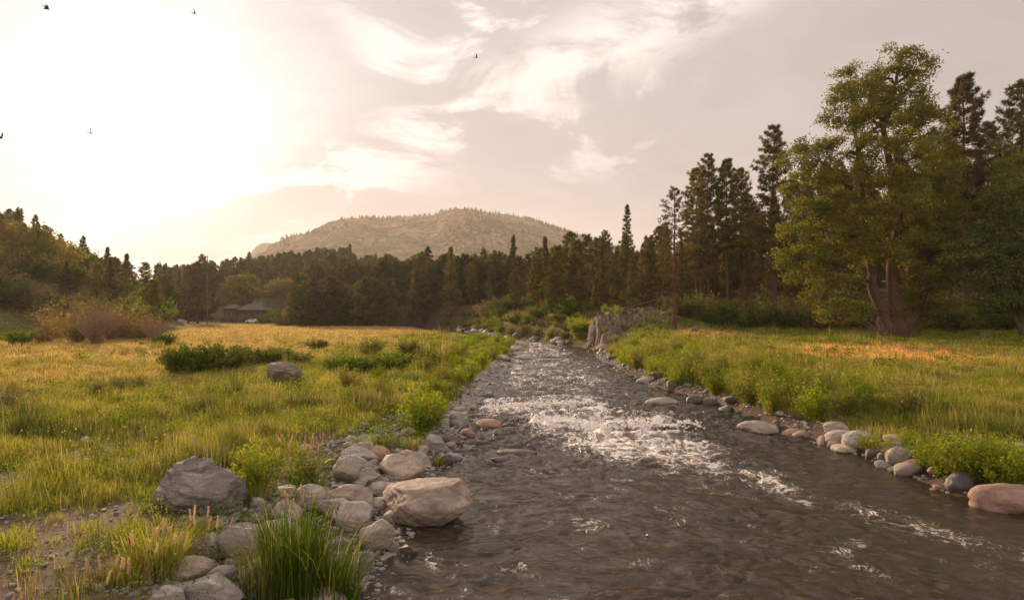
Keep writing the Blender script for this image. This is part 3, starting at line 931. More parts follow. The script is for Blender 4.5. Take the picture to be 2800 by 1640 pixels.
while cnt < 44:
    D = rr_.uniform(135, 260); px = rr_.uniform(-40, 520) if cnt < 30 else rr_.uniform(100, 360); x = wx(px, D)
    toe_ = -70 - max(0, D - 150) * 0.55
    if px < 90 and D < 150: continue
    if x > toe_ + 3 and px < 440: continue
    if any((x - a) ** 2 + (D - b_) ** 2 < 5 ** 2 for a, b_ in placed): continue
    placed.append((x, D))
    row = np.interp(px, [-40, 0, 110, 200, 300, 400, 520], [640, 650, 680, 695, 695, 735, 745]) + rr_.uniform(0, 35)
    z = H1(x, D); h = min(max(wz(row, D) - z, 4.5), 14)
    pine(x, D, h, PINES_MID, 'shaded pine on the backlit slope at the left', 'pines on the left hillside', rv, 22, None, z, 1.5)
    cnt += 1
# wooded ridge: nearest ones individually, the mass behind as one wood
cnt = 0
forest = MB()
for j in range(2000):
    if j < 90: D, px = rr_.uniform(405, 428), rr_.uniform(450, 1330)
    elif j < 900: D, px = rr_.uniform(262, 435), rr_.uniform(430, 1700)
    elif j < 1150: D, px = rr_.uniform(190, 265), rr_.uniform(760, 1720)
    elif j >= 1500: D, px = rr_.uniform(172, 262), rr_.uniform(800, 1420)
    elif j < 1400: D, px = rr_.uniform(150, 230), rr_.uniform(1650, 2980)
    else: D, px = rr_.uniform(170, 330), rr_.uniform(0, 480)
    if 585 < px < 805 and D < 305: continue
    x = wx(px, D); z = H1(x, D)
    if j >= 900 and river_sd([x], [D])[0] < 3: continue
    if 1400 <= j < 1500 and x > -70 - max(0, D - 150) * 0.55: continue
    h = rr_.uniform(10, 15.5) if j < 900 else (rr_.uniform(8, 13.5) if j < 1150 or j >= 1500 else rr_.uniform(9, 14) if j < 1400 else rr_.uniform(6, 11))
    if rr_.random() < 0.08: h *= 1.25
    me = PINES_FAR[rr_.randrange(4)]
    if 262 < D < 345 and j < 900 and cnt < 60 and px < 1450:
        o = put('pine_tree', me, None, (x, D, z - 0.2), rr_.uniform(0, 6.28), (h / 14 * 1.15, h / 14 * 1.15, h / 14))
        tag(o, 'dark pine on the lower wooded ridge below the mountain', 'pine tree', 'pines on the lower wooded ridge')
        cnt += 1
    else:
        nv = len(me.vertices)
        V = np.empty(nv * 3, np.float32); me.vertices.foreach_get('co', V); V = V.reshape(-1, 3)
        a = rr_.uniform(0, 6.28); s_ = h / 14
        V = np.stack([(V[:, 0] * math.cos(a) - V[:, 1] * math.sin(a)) * s_ * 1.15 + x, (V[:, 0] * math.sin(a) + V[:, 1] * math.cos(a)) * s_ * 1.15 + D, V[:, 2] * s_ + z - 0.2], 1)
        C_ = np.empty(nv * 4, np.float32); me.color_attributes['Col'].data.foreach_get('color', C_); C_ = C_.reshape(-1, 4)[:, :3]
        np_ = len(me.polygons)
        ls = np.empty(np_, np.int32); me.polygons.foreach_get('loop_start', ls)
        lt = np.empty(np_, np.int32); me.polygons.foreach_get('loop_total', lt)
        lv = np.empty(len(me.loops), np.int32); me.loops.foreach_get('vertex_index', lv)
        mi = np.empty(np_, np.int32); me.polygons.foreach_get('material_index', mi)
        t3 = lt == 3
        tri = lv[ls[t3][:, None] + np.arange(3)]
        shade = rr_.uniform(0.7, 1.3)
        sel = mi[t3] == 1
        forest.add(V, tri[sel], None, C_ * shade, 0)
tag(forest.build('pine_forest', M_needle_far), 'dense dark pine wood covering the far ridge and valley side below the mountain', 'forest', None, 'stuff')


# broadleaf trees ------------------------------------------------------------
def broadleaf(name, label, group, base, lobes, D, stems, leafL, leafW, per, mat, bark, seed, sub=34, spread=0.5, cat='tree', droop=0.5, colr=(0.75, 1.3)):
    """lobes: (px, py, rx, ry, depth offset) in photo pixels at distance D; stems: polylines of the same pixels with radii"""
    rng = np.random.default_rng(seed)
    tr = MB(); cr = MB()
    bx, by, bz = base
    k = D / F
    cen = []
    for (px, py, rx, ry, dd) in lobes:
        c = np.array([wx(px, D) - bx, dd, wz(py, D) - bz]); cen.append((c, rx * k, ry * k))
    for st_ in stems:
        pts = np.array([[wx(a, D) - bx, e, wz(b_, D) - bz] for a, b_, _, e in st_])
        rad = [r_ * k for _, _, r_, _ in st_]
        q = np.linspace(0, len(pts) - 1, len(pts) * 4)
        P = np.stack([np.interp(q, np.arange(len(pts)), pts[:, j]) for j in range(3)], 1)
        P[1:-1] += rng.normal(size=(len(P) - 2, 3)) * k * 2.5
        tube(tr, P, np.interp(q, np.arange(len(pts)), rad), 9)
        st_pts = P
    allst = np.concatenate([np.array([[wx(a, D) - bx, e, wz(b_, D) - bz] for a, b_, _, e in s]) for s in stems])
    for (c, rx, ry) in cen:
        # limb from the closest stem point below the lobe
        dd = np.linalg.norm(allst - c, axis=1) + np.where(allst[:, 2] > c[2] - 0.2 * ry, 3, 0)
        s0 = allst[np.argmin(dd)]
        s_ = np.linspace(0, 1, 6)[:, None]
        cv = s0 + (c - s0) * s_ + np.array([0, 0, 0.12]) * np.sin(s_ * math.pi) * np.linalg.norm(c - s0) + rng.normal(size=(6, 3)) * 0.12 * np.sin(s_ * math.pi)
        tube(tr, cv, np.linspace(0.16, 0.04, 6) * (rx / 3 + 0.4), 5, cap=False)
        ns = max(8, int(sub * (rx * ry) / 9))
        dirs = unit(rng.normal(size=(ns, 3)))
        rr = rng.uniform(0.25, 1.0, (ns, 1)) ** 0.5
        bc = c + dirs * rr * np.array([rx, rx * 0.9, ry])
        for q in range(ns):
            if q % 2 == 0:
                mid = (c + bc[q]) / 2 + rng.normal(size=3) * 0.2
                tube(tr, np.array([c, mid, bc[q]]), [0.035, 0.025, 0.012], 3, cap=False)
            npz = int(per * rng.uniform(0.6, 1.4))
            out_ = dirs[q]
            g = rng.normal(size=(npz, 3)) * np.array([spread, spread, spread * 0.55])
            tl = rng.uniform(0, 1, (npz, 1))
            P = bc[q] + g + out_ * tl * spread * 0.8 + np.array([0, 0, -1]) * tl ** 2 * spread * droop
            shade = rng.uniform(*colr) * rng.uniform(0.85, 1.15, (npz, 1))
            hue = rng.uniform(-0.15, 0.2)
            leaf_quads(cr, P, leafL, leafW, shade * np.array([1 + hue, 1.0, 0.9]), rng, droop)
    e = empty(name, base)
    tag(e, label, cat, group)
    tr.build('trunk', bark, e, True)
    cr.build('crown', mat, e)
    return e


Dc = 66.0
bx = wx(2440, Dc); bz = H1(bx, Dc) - 0.2
big = [(2455, 160, 45, 45, 0), (2420, 210, 60, 45, 0.5), (2525, 195, 42, 45, -0.3), (2320, 220, 42, 45, 0.2), (2370, 265, 85, 55, -0.5), (2470, 275, 90, 60, 0.5), (2310, 310, 60, 45, -0.4), (2400, 340, 105, 55, -1.2), (2520, 340, 80, 60, 0.6),
       (2215, 425, 75, 50, 0.3), (2300, 430, 85, 60, -0.8), (2420, 450, 110, 75, -1.8), (2540, 450, 85, 75, 0.3), (2205, 520, 70, 60, -0.5), (2300, 540, 100, 75, -1.6), (2440, 570, 110, 80, -2.0), (2560, 570, 80, 90, 0.2),
       (2195, 620, 65, 65, 0.0), (2280, 640, 85, 70, -1.6), (2390, 670, 95, 50, -2.2), (2520, 690, 95, 80, -0.5), (2240, 800, 50, 36, -0.8), (2185, 710, 60, 60, 0.0), (2270, 740, 75, 55, -1.0), (2545, 790, 80, 65, 0.0), (2280, 850, 70, 36, -1.2), (2500, 860, 75, 40, 0.4), (2570, 700, 50, 80, 0.8)]
stm = [[(2432, 935, 34, 0), (2420, 870, 17, 0), (2385, 780, 13, -0.2), (2375, 700, 11, -0.2), (2350, 560, 8, -0.3), (2345, 420, 5, 0), (2330, 260, 2.5, 0)],
       [(2448, 935, 34, 0), (2455, 860, 17, 0.2), (2440, 760, 15, 0.2), (2455, 640, 12, 0.2), (2440, 500, 10, 0), (2415, 350, 7, 0), (2450, 230, 4, 0), (2470, 140, 1.5, 0)],
       [(2460, 930, 16, 0.3), (2520, 860, 9, 0.6), (2560, 740, 6, 0.8), (2580, 600, 3, 0.8)]]
cw = broadleaf('cottonwood_tree', 'huge backlit cottonwood tree with twin trunks standing alone at the right meadow edge', None, (bx, Dc, bz), big, Dc, stm, 0.27, 0.14, 120, M_leaf, M_bark, 11, 46, 0.42, 'cottonwood tree')
# bare shoots round its foot
rng = np.random.default_rng(8)
tw = MB()
for i in range(70):
    a = rng.uniform(0, 6.28); ln = rng.uniform(1.5, 4.5); sp_ = rng.uniform(0.15, 0.9)
    s_ = np.linspace(0, 1, 6)[:, None]
    hd = np.array([math.cos(a) * sp_, math.sin(a) * sp_, 1 - 0.3 * sp_])
    P = np.array([math.cos(a) * 0.9, math.sin(a) * 0.9, 0.2]) + hd * s_ * ln + np.array([math.cos(a), math.sin(a), -0.4]) * s_ ** 2 * ln * 0.25 + rng.normal(size=(6, 3)) * 0.05
    tube(tw, P, np.linspace(0.03, 0.008, 6), 3, cap=False)
tw.build('sucker_shoots', M_twig, cw)

# tree at the right edge, shaded and green
D2 = 62.0
b2 = (wx(2800, D2), D2, H1(wx(2800, D2), D2))
broadleaf('maple_tree', 'rounded fresh-green broadleaf tree cut by the right edge, dark underneath', None, b2,
          [(2810, 470, 70, 60, 0), (2850, 560, 110, 90, 0), (2745, 560, 50, 45, 0), (2770, 640, 90, 60, -0.6), (2690, 660, 45, 40, -0.2), (2860, 720, 110, 90, -0.4), (2750, 740, 95, 60, -0.8), (2670, 730, 50, 38, -0.2), (2700, 800, 60, 45, -0.6), (2800, 810, 90, 50, 0), (2900, 640, 100, 100, 0.5)],
          D2, [[(2800, 915, 12, 0), (2795, 800, 9, 0), (2810, 650, 6, 0), (2820, 500, 3, 0)]], 0.26, 0.18, 110, M_leaf_dark, M_bark_grey, 12, 50, 0.5, 'tree')
# two round trees by the house
Dh = 264.0
for (px, label, lobes) in [(662, 'large round-crowned broadleaf tree rising behind the log house', [(640, 792, 38, 34, 0), (690, 795, 34, 34, 0), (662, 774, 36, 22, 0), (622, 815, 26, 26, 0), (700, 825, 26, 26, 0), (655, 830, 44, 30, 0)]),
                           (770, 'round-crowned broadleaf tree right of the log house', [(750, 800, 34, 32, 0), (790, 795, 34, 30, 0), (770, 778, 28, 18, 0), (770, 830, 42, 32, 0), (745, 845, 30, 26, 0), (800, 840, 28, 28, 0)])]:
    b_ = (wx(px, Dh), Dh, H1(wx(px, Dh), Dh))
    broadleaf('cottonwood_tree', label, 'round trees by the log house', b_, lobes, Dh, [[(px, 888, 4, 0), (px, 840, 3, 0), (px + 5, 790, 2, 0)]], 0.8, 0.5, 40, M_brush, M_bark_grey, px, 16, 0.9, 'cottonwood tree')


# shrubs -----------------------------------------------------------------------
def shrub_mesh(seed, n=46, ht=1.4, spread=0.75, leaves=60, L=0.13, Wd=0.035, mat=M_willow, bare=0.0, stem_r=0.008):
    rng = np.random.default_rng(seed)
    st_ = MB(); fo_ = MB()
    for i in range(n):
        a = rng.uniform(0, 6.28); sp_ = rng.uniform(0, 1) ** 0.6 * spread; h = ht * rng.uniform(0.6, 1.1) * (1 - 0.35 * (sp_ / spread) ** 2)
        s_ = np.linspace(0, 1, 5)[:, None]
        P = np.array([math.cos(a), math.sin(a), 0]) * (0.15 + s_ ** 1.3) * sp_ + np.array([0, 0, 1]) * s_ * h + rng.normal(size=(5, 3)) * 0.03 * s_
        tube(st_, P, np.linspace(stem_r, stem_r * 0.35, 5), 3, cap=False)
        if rng.uniform() < bare: continue
        q = rng.uniform(0.12, 1.05, leaves)
        pc = np.stack([np.interp(q, s_[:, 0], P[:, j]) for j in range(3)], 1) + rng.normal(size=(leaves, 3)) * 0.085
        sh = rng.uniform(0.7, 1.35)
        leaf_quads(fo_, pc, L, Wd, sh * rng.uniform(0.8, 1.2, (leaves, 1)) * np.array([1 + rng.uniform(-.15, .25), 1, 0.9]), rng, -0.5)
    return st_.mesh('stems', M_twig, False), fo_.mesh('foliage', mat)


SHRUB_N = [shrub_mesh(400 + i) for i in range(5)]
SHRUB_DARK = [shrub_mesh(420 + i, 40, 1.2, 1.1, 60, 0.16, 0.07, M_leaf_dark) for i in range(3)]
SHRUB_BRUSH = [shrub_mesh(430 + i, 46, 1.3, 1.0, 42, 0.15, 0.05, M_brush, 0.25) for i in range(3)]
SHRUB_SAGE = [shrub_mesh(440 + i, 44, 0.8, 0.7, 50, 0.10, 0.03, foliage_mat('sage_leaves_%s' % 'abc'[i], (0.12 + 0.02 * i, 0.13, 0.055), 0.3)) for i in range(2)]
SHRUB_BARE = [shrub_mesh(450 + i, 150, 1.5, 0.8, 6, 0.12, 0.03, M_brush, 0.55, 0.011) for i in range(2)]


def shrub(x, y, sc, protos, name, label, group, cat='shrub', zoff=0.0, sz=None):
    st_, fo_ = protos[rr_.randrange(len(protos))]
    z = max(H1(x, y), 0.02) - 0.05 + zoff
    e = empty(name, (x, y, z), rr_.uniform(0, 6.28), (sc, sc, sz or sc))
    tag(e, label, cat, group)
    put('stems', st_, e); put('foliage', fo_, e)
    return e


# willow scrub along the right bank, from the rock outcrop to the cobble spit
G_WR = 'willow shrubs along the right bank'
for j in range(54):
    tt = j / 53.0
    y = 62 - tt * 38.5 + rr_.uniform(-0.6, 0.6)
    xe = float(np.interp(y, [p[1] for p in RR][2:16], [p[0] for p in RR][2:16]))
    x = xe + rr_.uniform(0.5, 1.3) + (j % 3) * rr_.uniform(0.7, 1.5)
    lab = ['bright green willow shrub on the upper right bank near the outcrop', 'bright green willow shrub on the right bank opposite the rapids', 'yellow-green willow shrub just upstream of the right bank cobble spit'][min(2, int(tt * 3))]
    shrub(x, y, rr_.uniform(0.75, 1.3) * (0.6 if y > 52 else 1.0), SHRUB_N, 'willow_shrub', lab + ', ' + ordw(j % 18 + 1) + ' one', G_WR)
# lower right bank, near the bottom right corner
for j, (px, py, sc) in enumerate([(2380, 1240, .75), (2440, 1255, .7), (2540, 1290, .9), (2590, 1300, 1.0), (2640, 1310, 1.05), (2690, 1320, .95), (2740, 1330, .9), (2790, 1335, .9), (2620, 1270, .8), (2700, 1280, .8), (2770, 1290, .8), (2560, 1250, .6), (2480, 1230, .6)]):
    x, y, z = hit(px, py)
    shrub(x, y, sc * 0.8, SHRUB_N, 'willow_shrub', ['yellow-green willow shrub growing between the cobbles of the right bank spit', 'yellow-green leafy willow shrub above the water near the lower right corner'][j > 2], 'willow shrubs on the lower right bank')
# left bank
G_WL = 'leafy shrubs along the left bank'
for j in range(46):
    tt = j / 45.0
    y = 88 - tt * 64 + rr_.uniform(-1, 1)
    xe = float(np.interp(y, [p[1] for p in RL][3:18], [p[0] for p in RL][3:18]))
    x = xe - rr_.uniform(1.4, 2.6) - (j % 3) * rr_.uniform(0.7, 2.0)
    lab = ['green bushy shrub on the left bank near the head of the river', 'green bushy shrub on the left bank above the line of bank stones', 'green bushy shrub on the left bank beside the rapids'][min(2, int(tt * 3))]
    shrub(x, y, rr_.uniform(0.5, 0.95), SHRUB_N, 'willow_shrub', lab + ', ' + ordw(j % 16 + 1) + ' one', G_WL)
for px, py, sc, pr, nm, lab in [
    (1145, 1185, 1.15, SHRUB_N, 'willow_shrub', 'bright yellow-green young shrub with fresh leaves above the left cobble bank'),
    (1185, 1160, 0.9, SHRUB_N, 'willow_shrub', 'shrub with reddish stalks just right of the bright yellow-green one'),
    (700, 1345, 0.75, SHRUB_N, 'willow_shrub', 'small yellow-green shrub with spiky leaves between the dark boulder and the cobbles'),
    (830, 1330, 0.70, SHRUB_N, 'willow_shrub', 'small leafy shrub with yellow flowers beside the tall pink grass stalks'),
    (560, 1135, 0.9, SHRUB_SAGE, 'sage_shrub', 'pale feathery shrub in the middle of the left meadow')]:
    x, y, z = hit(px, py)
    shrub(x, y, sc, pr, nm, lab, None)
G_DK = 'low dark green shrubs in the left meadow'
for px, py, sc in [(485, 1020, 1.3), (530, 1020, 1.5), (580, 1015, 1.4), (635, 1010, 1.3), (690, 1000, 1.1), (740, 995, 1.1), (780, 990, 1.0), (820, 1000, .9), (600, 990, 1.0), (660, 980, .9),
                   (915, 1018, .8), (950, 1020, .9), (1000, 1022, 1.0), (1045, 1020, 1.0), (1090, 1010, .9), (1165, 1005, 1.1), (1015, 975, 1.2), (1120, 975, 1.1), (865, 958, 1.0)]:
    x, y, z = hit(px, py)
    shrub(x, y, sc, SHRUB_DARK, 'low_shrub', 'dark green low shrub in the patch left of the pale meadow boulder' if px < 700 else ('dark green low shrub in the patch between the meadow boulder and the river' if px > 890 else 'dark green low shrub just behind the pale meadow boulder'), G_DK)
for px, py, sc in [(270, 1085, 1.0), (330, 1075, 1.1), (380, 1060, .9), (20, 1130, 1.2), (80, 1150, 1.0)]:
    x, y, z = hit(px, py)
    shrub(x, y, sc * 0.9, SHRUB_SAGE, 'sage_shrub', 'soft grey-green rounded bush in the middle of the left meadow' if px > 200 else 'dark rounded bush in the meadow at the left edge', 'rounded bushes in the left meadow')
# the big thicket on the left meadow
TH = [(160, 925, 2.6, SHRUB_BRUSH, 'olive leafy bush at the left end of the meadow thicket'), (215, 935, 2.9, SHRUB_BRUSH, 'dense olive bush left of the bare grey bush'),
      (262, 940, 3.3, SHRUB_BARE, 'bare grey-mauve twiggy bush in the middle of the meadow thicket'), (300, 930, 3.0, SHRUB_BARE, 'second bare twiggy bush behind the grey-mauve one'),
      (340, 925, 3.4, SHRUB_BRUSH, 'tall sunlit yellow-green bush of the meadow thicket'), (385, 928, 2.8, SHRUB_BRUSH, 'leafy bush right of the tall sunlit one'),
      (425, 935, 2.4, SHRUB_BARE, 'low bare bush at the right end of the meadow thicket'), (200, 900, 3.8, SHRUB_BARE, 'dark tall bush behind the left half of the thicket'),
      (120, 940, 1.8, SHRUB_BRUSH, 'small olive bush beside the left end of the thicket'), (455, 945, 1.3, SHRUB_DARK, 'little dark bush right of the thicket'),
      (50, 945, 1.6, SHRUB_DARK, 'little dark bush at the foot of the left slope')]
for px, py, sc, pr, lab in TH:
    x, y, z = hit(px, py)
    shrub(x, y, sc, pr, 'bush', lab, None, 'bush')
# brush on the left slope and along the far meadow edge
for j in range(150):
    D = rr_.uniform(100, 215) if j < 90 else rr_.uniform(112, 165); x = wx(rr_.uniform(-20, 440) if j < 30 else rr_.uniform(110, 430) if j < 90 else rr_.uniform(-30, 330), D)
    if x > -68: continue
    shrub(x, D, rr_.uniform(1.2, 2.6) if j < 30 else rr_.uniform(2.6, 4.6), SHRUB_BRUSH if j % 3 else SHRUB_DARK, 'bush', 'scattered olive bush on the grassy slope at the left', 'bushes on the left slope', 'bush')
for j in range(70):
    px = rr_.uniform(765, 1240); D = rr_.uniform(180, 222)
    x = wx(px, D)
    if river_sd([x], [D])[0] < 1: continue
    shrub(x, D, rr_.uniform(1.8, 4.4), SHRUB_DARK if j % 2 else SHRUB_BRUSH, 'bush', 'bush along the far edge of the golden meadow below the dark pines', 'bushes along the far meadow edge', 'bush')
for j in range(90):
    y = rr_.uniform(92, 175); x = float(xc(y)) + rr_.uniform(4.8, 24)
    if river_sd([x], [y])[0] < 0.5: continue
    shrub(x, y, rr_.uniform(0.7, 1.6), (SHRUB_DARK, SHRUB_BRUSH, SHRUB_DARK, SHRUB_SAGE)[j % 4], 'bush', 'bush on the far bank where the river bends away', 'bushes on the far bank at the bend', 'bush')
for j in range(58):
    y = 86.5 + 90 * (j / 58.0); x = float(np.interp(y, [84, 88, 101, 114, 133, 168, 180], [8.8, 7.2, 2.6, -3.5, -6.5, -15, -22])) + 0.9 + (j % 3) * 0.9 + rr_.uniform(0, 0.6)
    shrub(x, y + 0.8, rr_.uniform(0.7, 1.5), (SHRUB_BRUSH, SHRUB_DARK, SHRUB_N, SHRUB_SAGE)[j % 4], 'bush', 'low bush at the very edge of the far bank', 'bushes along the edge of the far bank', 'bush')
for j in range(26):
    px = rr_.uniform(1180, 1620); y = rr_.uniform(104, 150); x = wx(px, y)
    if river_sd([x], [y])[0] < 2.5 or x < float(xc(y)): continue
    shrub(x, y, rr_.uniform(1.6, 2.8), SHRUB_DARK if j % 2 else SHRUB_BRUSH, 'bush', 'bush on the far bank where the river bends away', 'bushes on the far bank at the bend', 'bush')
shrub(8.9, 88.5, 2.3, SHRUB_N, 'willow_shrub', 'bright yellow-green sapling at the water beside the rock outcrop', None, zoff=0.2)
# dark understory along the foot of the right forest
for j in range(64):
    px = 1860 + j * 15.5 + rr_.uniform(-10, 10)
    D = rr_.uniform(80, 92) if px < 2500 else rr_.uniform(74, 86)
    x = wx(px, D)
    shrub(x, D, rr_.uniform(1.2, 3.6), SHRUB_DARK if j % 3 else SHRUB_BRUSH, 'understory_bush', 'dark leafy bush in the shade along the foot of the right forest', 'understory bushes below the right forest', 'bush')


# ------------------------------------------------------------------ rocks
ICO = {}


def ico(sub):
    if sub not in ICO:
        import bmesh
        bm = bmesh.new(); bmesh.ops.create_icosphere(bm, subdivisions=sub, radius=1)
        V = np.array([v.co[:] for v in bm.verts]); Fc = np.array([[v.index for v in f.verts] for f in bm.faces])
        bm.free(); ICO[sub] = (V, Fc)
    return ICO[sub]


def rock_mesh(seed, sub=4, ang=0.3, cuts=7, mat=None, strata=0.0, size=(1, 1, 1), rough=0.0, peak=0.0):
    """rounded (ang 0) to blocky (ang 1) stone of unit radius"""
    rng = np.random.default_rng(seed)
    V, Fc = ico(sub); V = V.copy()
    for i in range(cuts):
        n = unit(rng.normal(size=3)); d_ = rng.uniform(0.48, 0.85) + (1 - ang) * 0.22
        e = V @ n - d_
        V = V - np.where(e > 0, e * (0.55 + 0.42 * ang), 0)[:, None] * n
    V = V * (1 + 0.13 * vn3(V * 1.3 + seed, seed)[:, None] + 0.05 * vn3(V * 3.5, seed + 1)[:, None] + (0.012 + rough) * vn3(V * 9, seed + 2)[:, None] + rough * 0.6 * vn3(V * 20, seed + 3)[:, None])
    if strata:
        n = unit(np.array([0.35, -0.2, 1.0]))
        h = V @ n + 0.12 * vn3(V * 2, seed + 5)
        V = V + (np.abs((h * 5.5) % 1 - 0.5) - 0.25)[:, None] * strata * unit(V)
    if peak:
        V[:, :2] *= (1 - peak * np.clip(V[:, 2:3], 0, 1)) + 0.12 * peak
    V = V * np.array(size)
    mb_ = MB(); mb_.add(V, Fc)
    return mb_.mesh('rock', mat, True)


M_rock_brown = rock_mat('brown_boulder_rock', (0.09, 0.06, 0.042), (0.24, 0.17, 0.12), (0.48, 0.36, 0.27), 1.6, 0.8, False, 1.0)
RMATS = {'o': M_rock_brown, 'g': M_rock_grey, 't': M_rock_tan, 'r': M_rock_red, 'd': M_rock_dark, 'b': M_rock_band, 'c': M_cliff}
SMALL = {k_: [rock_mesh(500 + 10 * i + ord(k_), 3, 0.4 + 0.12 * i, 9, RMATS[k_]) for i in range(5)] for k_ in 'gtrdc'}


def rock(px, py, w, h, kind, label, seed, name='rock', ang=0.35, cuts=7, depth=0.8, tilt=0.0, strata=0.0, sub=4, group=None, sink=0.22, rough=0.0, cat='rock', yaw=0.0, zoff=0.0, peak=0.0):
    """px, py: middle of the foot; w, h: visible width and height, all in photo pixels"""
    x, y, z = hit(px, py)
    k_ = y / F
    rx = w * k_ / 2; rz = h * k_ / 2 * (1 + sink)
    me = rock_mesh(seed, sub, ang, cuts, RMATS[kind], strata, (rx * 1.08, rx * depth * 1.05, rz * 1.12), rough, peak)
    o = put(name, me, None, (x, y + rx * depth * 0.55, z + rz * (1 - 2 * sink) * 0.95 + zoff))
    o.rotation_euler = (0, tilt, yaw)
    tag(o, label, cat, group)
    return o


def edge_l(y):
    a = [p for p in RL if p[1] <= 92]
    return float(np.interp(y, [p[1] for p in a], [p[0] for p in a]))


# the boulders
rock(1176, 1432, 290, 124, 'o', 'largest boulder, broad tan and brown, standing in the water at the left bank', 601, 'boulder', 0.85, 14, 0.85, 0.06, 0.05, 5, None, 0.12, 0.02, 'boulder')
rock(500, 1400, 262, 176, 'b', 'big dark banded boulder standing in the grass at lower left', 604, 'boulder', 0.8, 14, 0.9, -0.05, 0.11, 5, None, 0.36, 0.05, 'boulder', 0.0, 0.0, 0.55)
rock(768, 1048, 88, 56, 'b', 'pale grey layered boulder out in the green meadow', 606, 'boulder', 0.6, 9, 0.9, 0.1, 0.07, 5, None, 0.15, 0.02, 'boulder')
# stones of the left bank, from the water back
LB = [
    (1033, 1512, 82, 80, 't', 'egg-shaped pale tan stone at the water below the largest boulder'),
    (1117, 1522, 38, 26, 'd', 'small dark stone in the water below the egg-shaped stone'),
    (945, 1415, 118, 72, 't', 'smooth long tan boulder sloping down left of the largest boulder'),
    (968, 1455, 100, 62, 't', 'rounded brown-tan boulder just above the egg-shaped stone'),
    (905, 1425, 92, 60, 'g', 'whitish grey slab behind the reeds, left of the smooth long boulder'),
    (838, 1390, 72, 58, 't', 'upright knobby tan rock behind the reed clump'),
    (785, 1440, 74, 52, 't', 'tan rock left of the upright knobby rock'),
    (780, 1368, 50, 34, 't', 'small pointed tan rock left of the upright knobby rock'),
    (742, 1505, 118, 68, 'g', 'broad pale stone behind the left part of the reed clump'),
    (660, 1482, 96, 44, 'g', 'low rounded grey stone at the foot of the pink seed heads'),
    (648, 1545, 108, 86, 'g', 'steep tilted grey stone with layered sides at bottom left'),
    (578, 1522, 40, 52, 'g', 'small upright grey stone left of the tilted layered stone'),
    (510, 1592, 104, 50, 't', 'flat angular tan slab lit along its top edge'),
    (592, 1608, 76, 54, 'g', 'grey wedge-shaped stone right of the flat angular slab'),
    (560, 1660, 170, 66, 'g', 'wide smooth stone cut by the bottom edge'),
    (450, 1665, 90, 50, 'g', 'stone at the bottom edge left of the wide smooth one'),
    (940, 1320, 66, 52, 't', 'blocky pinkish-tan stone at the left of the cobble pile'),
    (1012, 1332, 68, 44, 'g', 'pale almond-shaped stone in the cobble pile'),
    (1090, 1312, 98, 64, 't', 'large pyramid-shaped stone behind the largest boulder'),
    (978, 1290, 96, 30, 'g', 'long flat grey stone on top of the blocky pinkish stone'),
    (985, 1266, 96, 36, 't', 'rounded slab lying above the long flat grey stone'),
    (975, 1246, 74, 30, 'g', 'grey stone at the upper left of the cobble pile'),
    (1038, 1262, 46, 40, 'r', 'reddish stone standing at the top of the cobble pile'),
    (1188, 1235, 56, 48, 'g', 'big round grey-green cobble near the bright shrub'),
    (1146, 1278, 56, 30, 'g', 'rounded grey cobble below the big round one'),
    (1222, 1276, 36, 30, 'd', 'dark cobble at the edge of the water, right of the pile'),
    (1278, 1198, 36, 24, 'r', 'small orange-brown stone at the water edge near the bright shrub'),
    (1253, 1168, 44, 34, 'g', 'grey stone at the water edge left of the pink river rock'),
    (1034, 1352, 80, 26, 'g', 'flat grey stones\' top slab in front of the almond-shaped stone'),
    (1000, 1382, 48, 34, 'd', 'blue-grey stone beside the left end of the largest boulder'),
    (1046, 1395, 58, 32, 'g', 'low stone tucked under the left end of the largest boulder'),
    (1110, 1440, 56, 42, 'd', 'wet brown stone below the left end of the largest boulder'),
    (965, 1575, 92, 56, 'g', 'jagged stone at the waterline below the reeds'),
    (900, 1600, 100, 56, 'd', 'dark stone under the reeds at the bottom'),
    (1010, 1300, 44, 30, 't', 'small tan stone beside the pyramid-shaped stone'),
    (620, 1640, 86, 30, 'g', 'low stone between the wide smooth one and the reeds'),
    (1060, 1362, 40, 20, 'd', 'small brown stone in front of the pyramid-shaped stone'),
    (700, 1392, 44, 24, 'g', 'grey stone half buried beside the dark banded boulder'),
    (1228, 1222, 40, 26, 'd', 'dark wet cobble between the round grey cobble and the water'),
]
for j, (px, py, w, h, kd, lab) in enumerate(LB):
    rock(px, py, w * 1.22, h * 1.2, kd, lab, 620 + j, 'rock', rr_.uniform(0.55, 1.0), 15, rr_.uniform(0.55, 0.9), rr_.uniform(-0.3, 0.3), 0.05 if kd == 'g' else 0.02, 4, 'stones of the left bank', 0.15, 0.008)
for j in range(64):
    y = 9.3 + 13.5 * rr_.random(); x = edge_l(y) - rr_.uniform(0.0, 3.2)
    s_ = rr_.uniform(0.13, 0.34)
    o = put('rock', SMALL['gttg'[j % 4]][rr_.randrange(5)], None, (x, y, max(H1(x, y), 0) + s_ * 0.25))
    o.scale = (s_, s_ * rr_.uniform(0.6, 1.0), s_ * rr_.uniform(0.4, 0.75)); o.rotation_euler = (rr_.uniform(-.4, .4), rr_.uniform(-.4, .4), rr_.uniform(0, 6.28))
    tag(o, 'angular pale stone', 'rock', 'filler stones of the left bank')
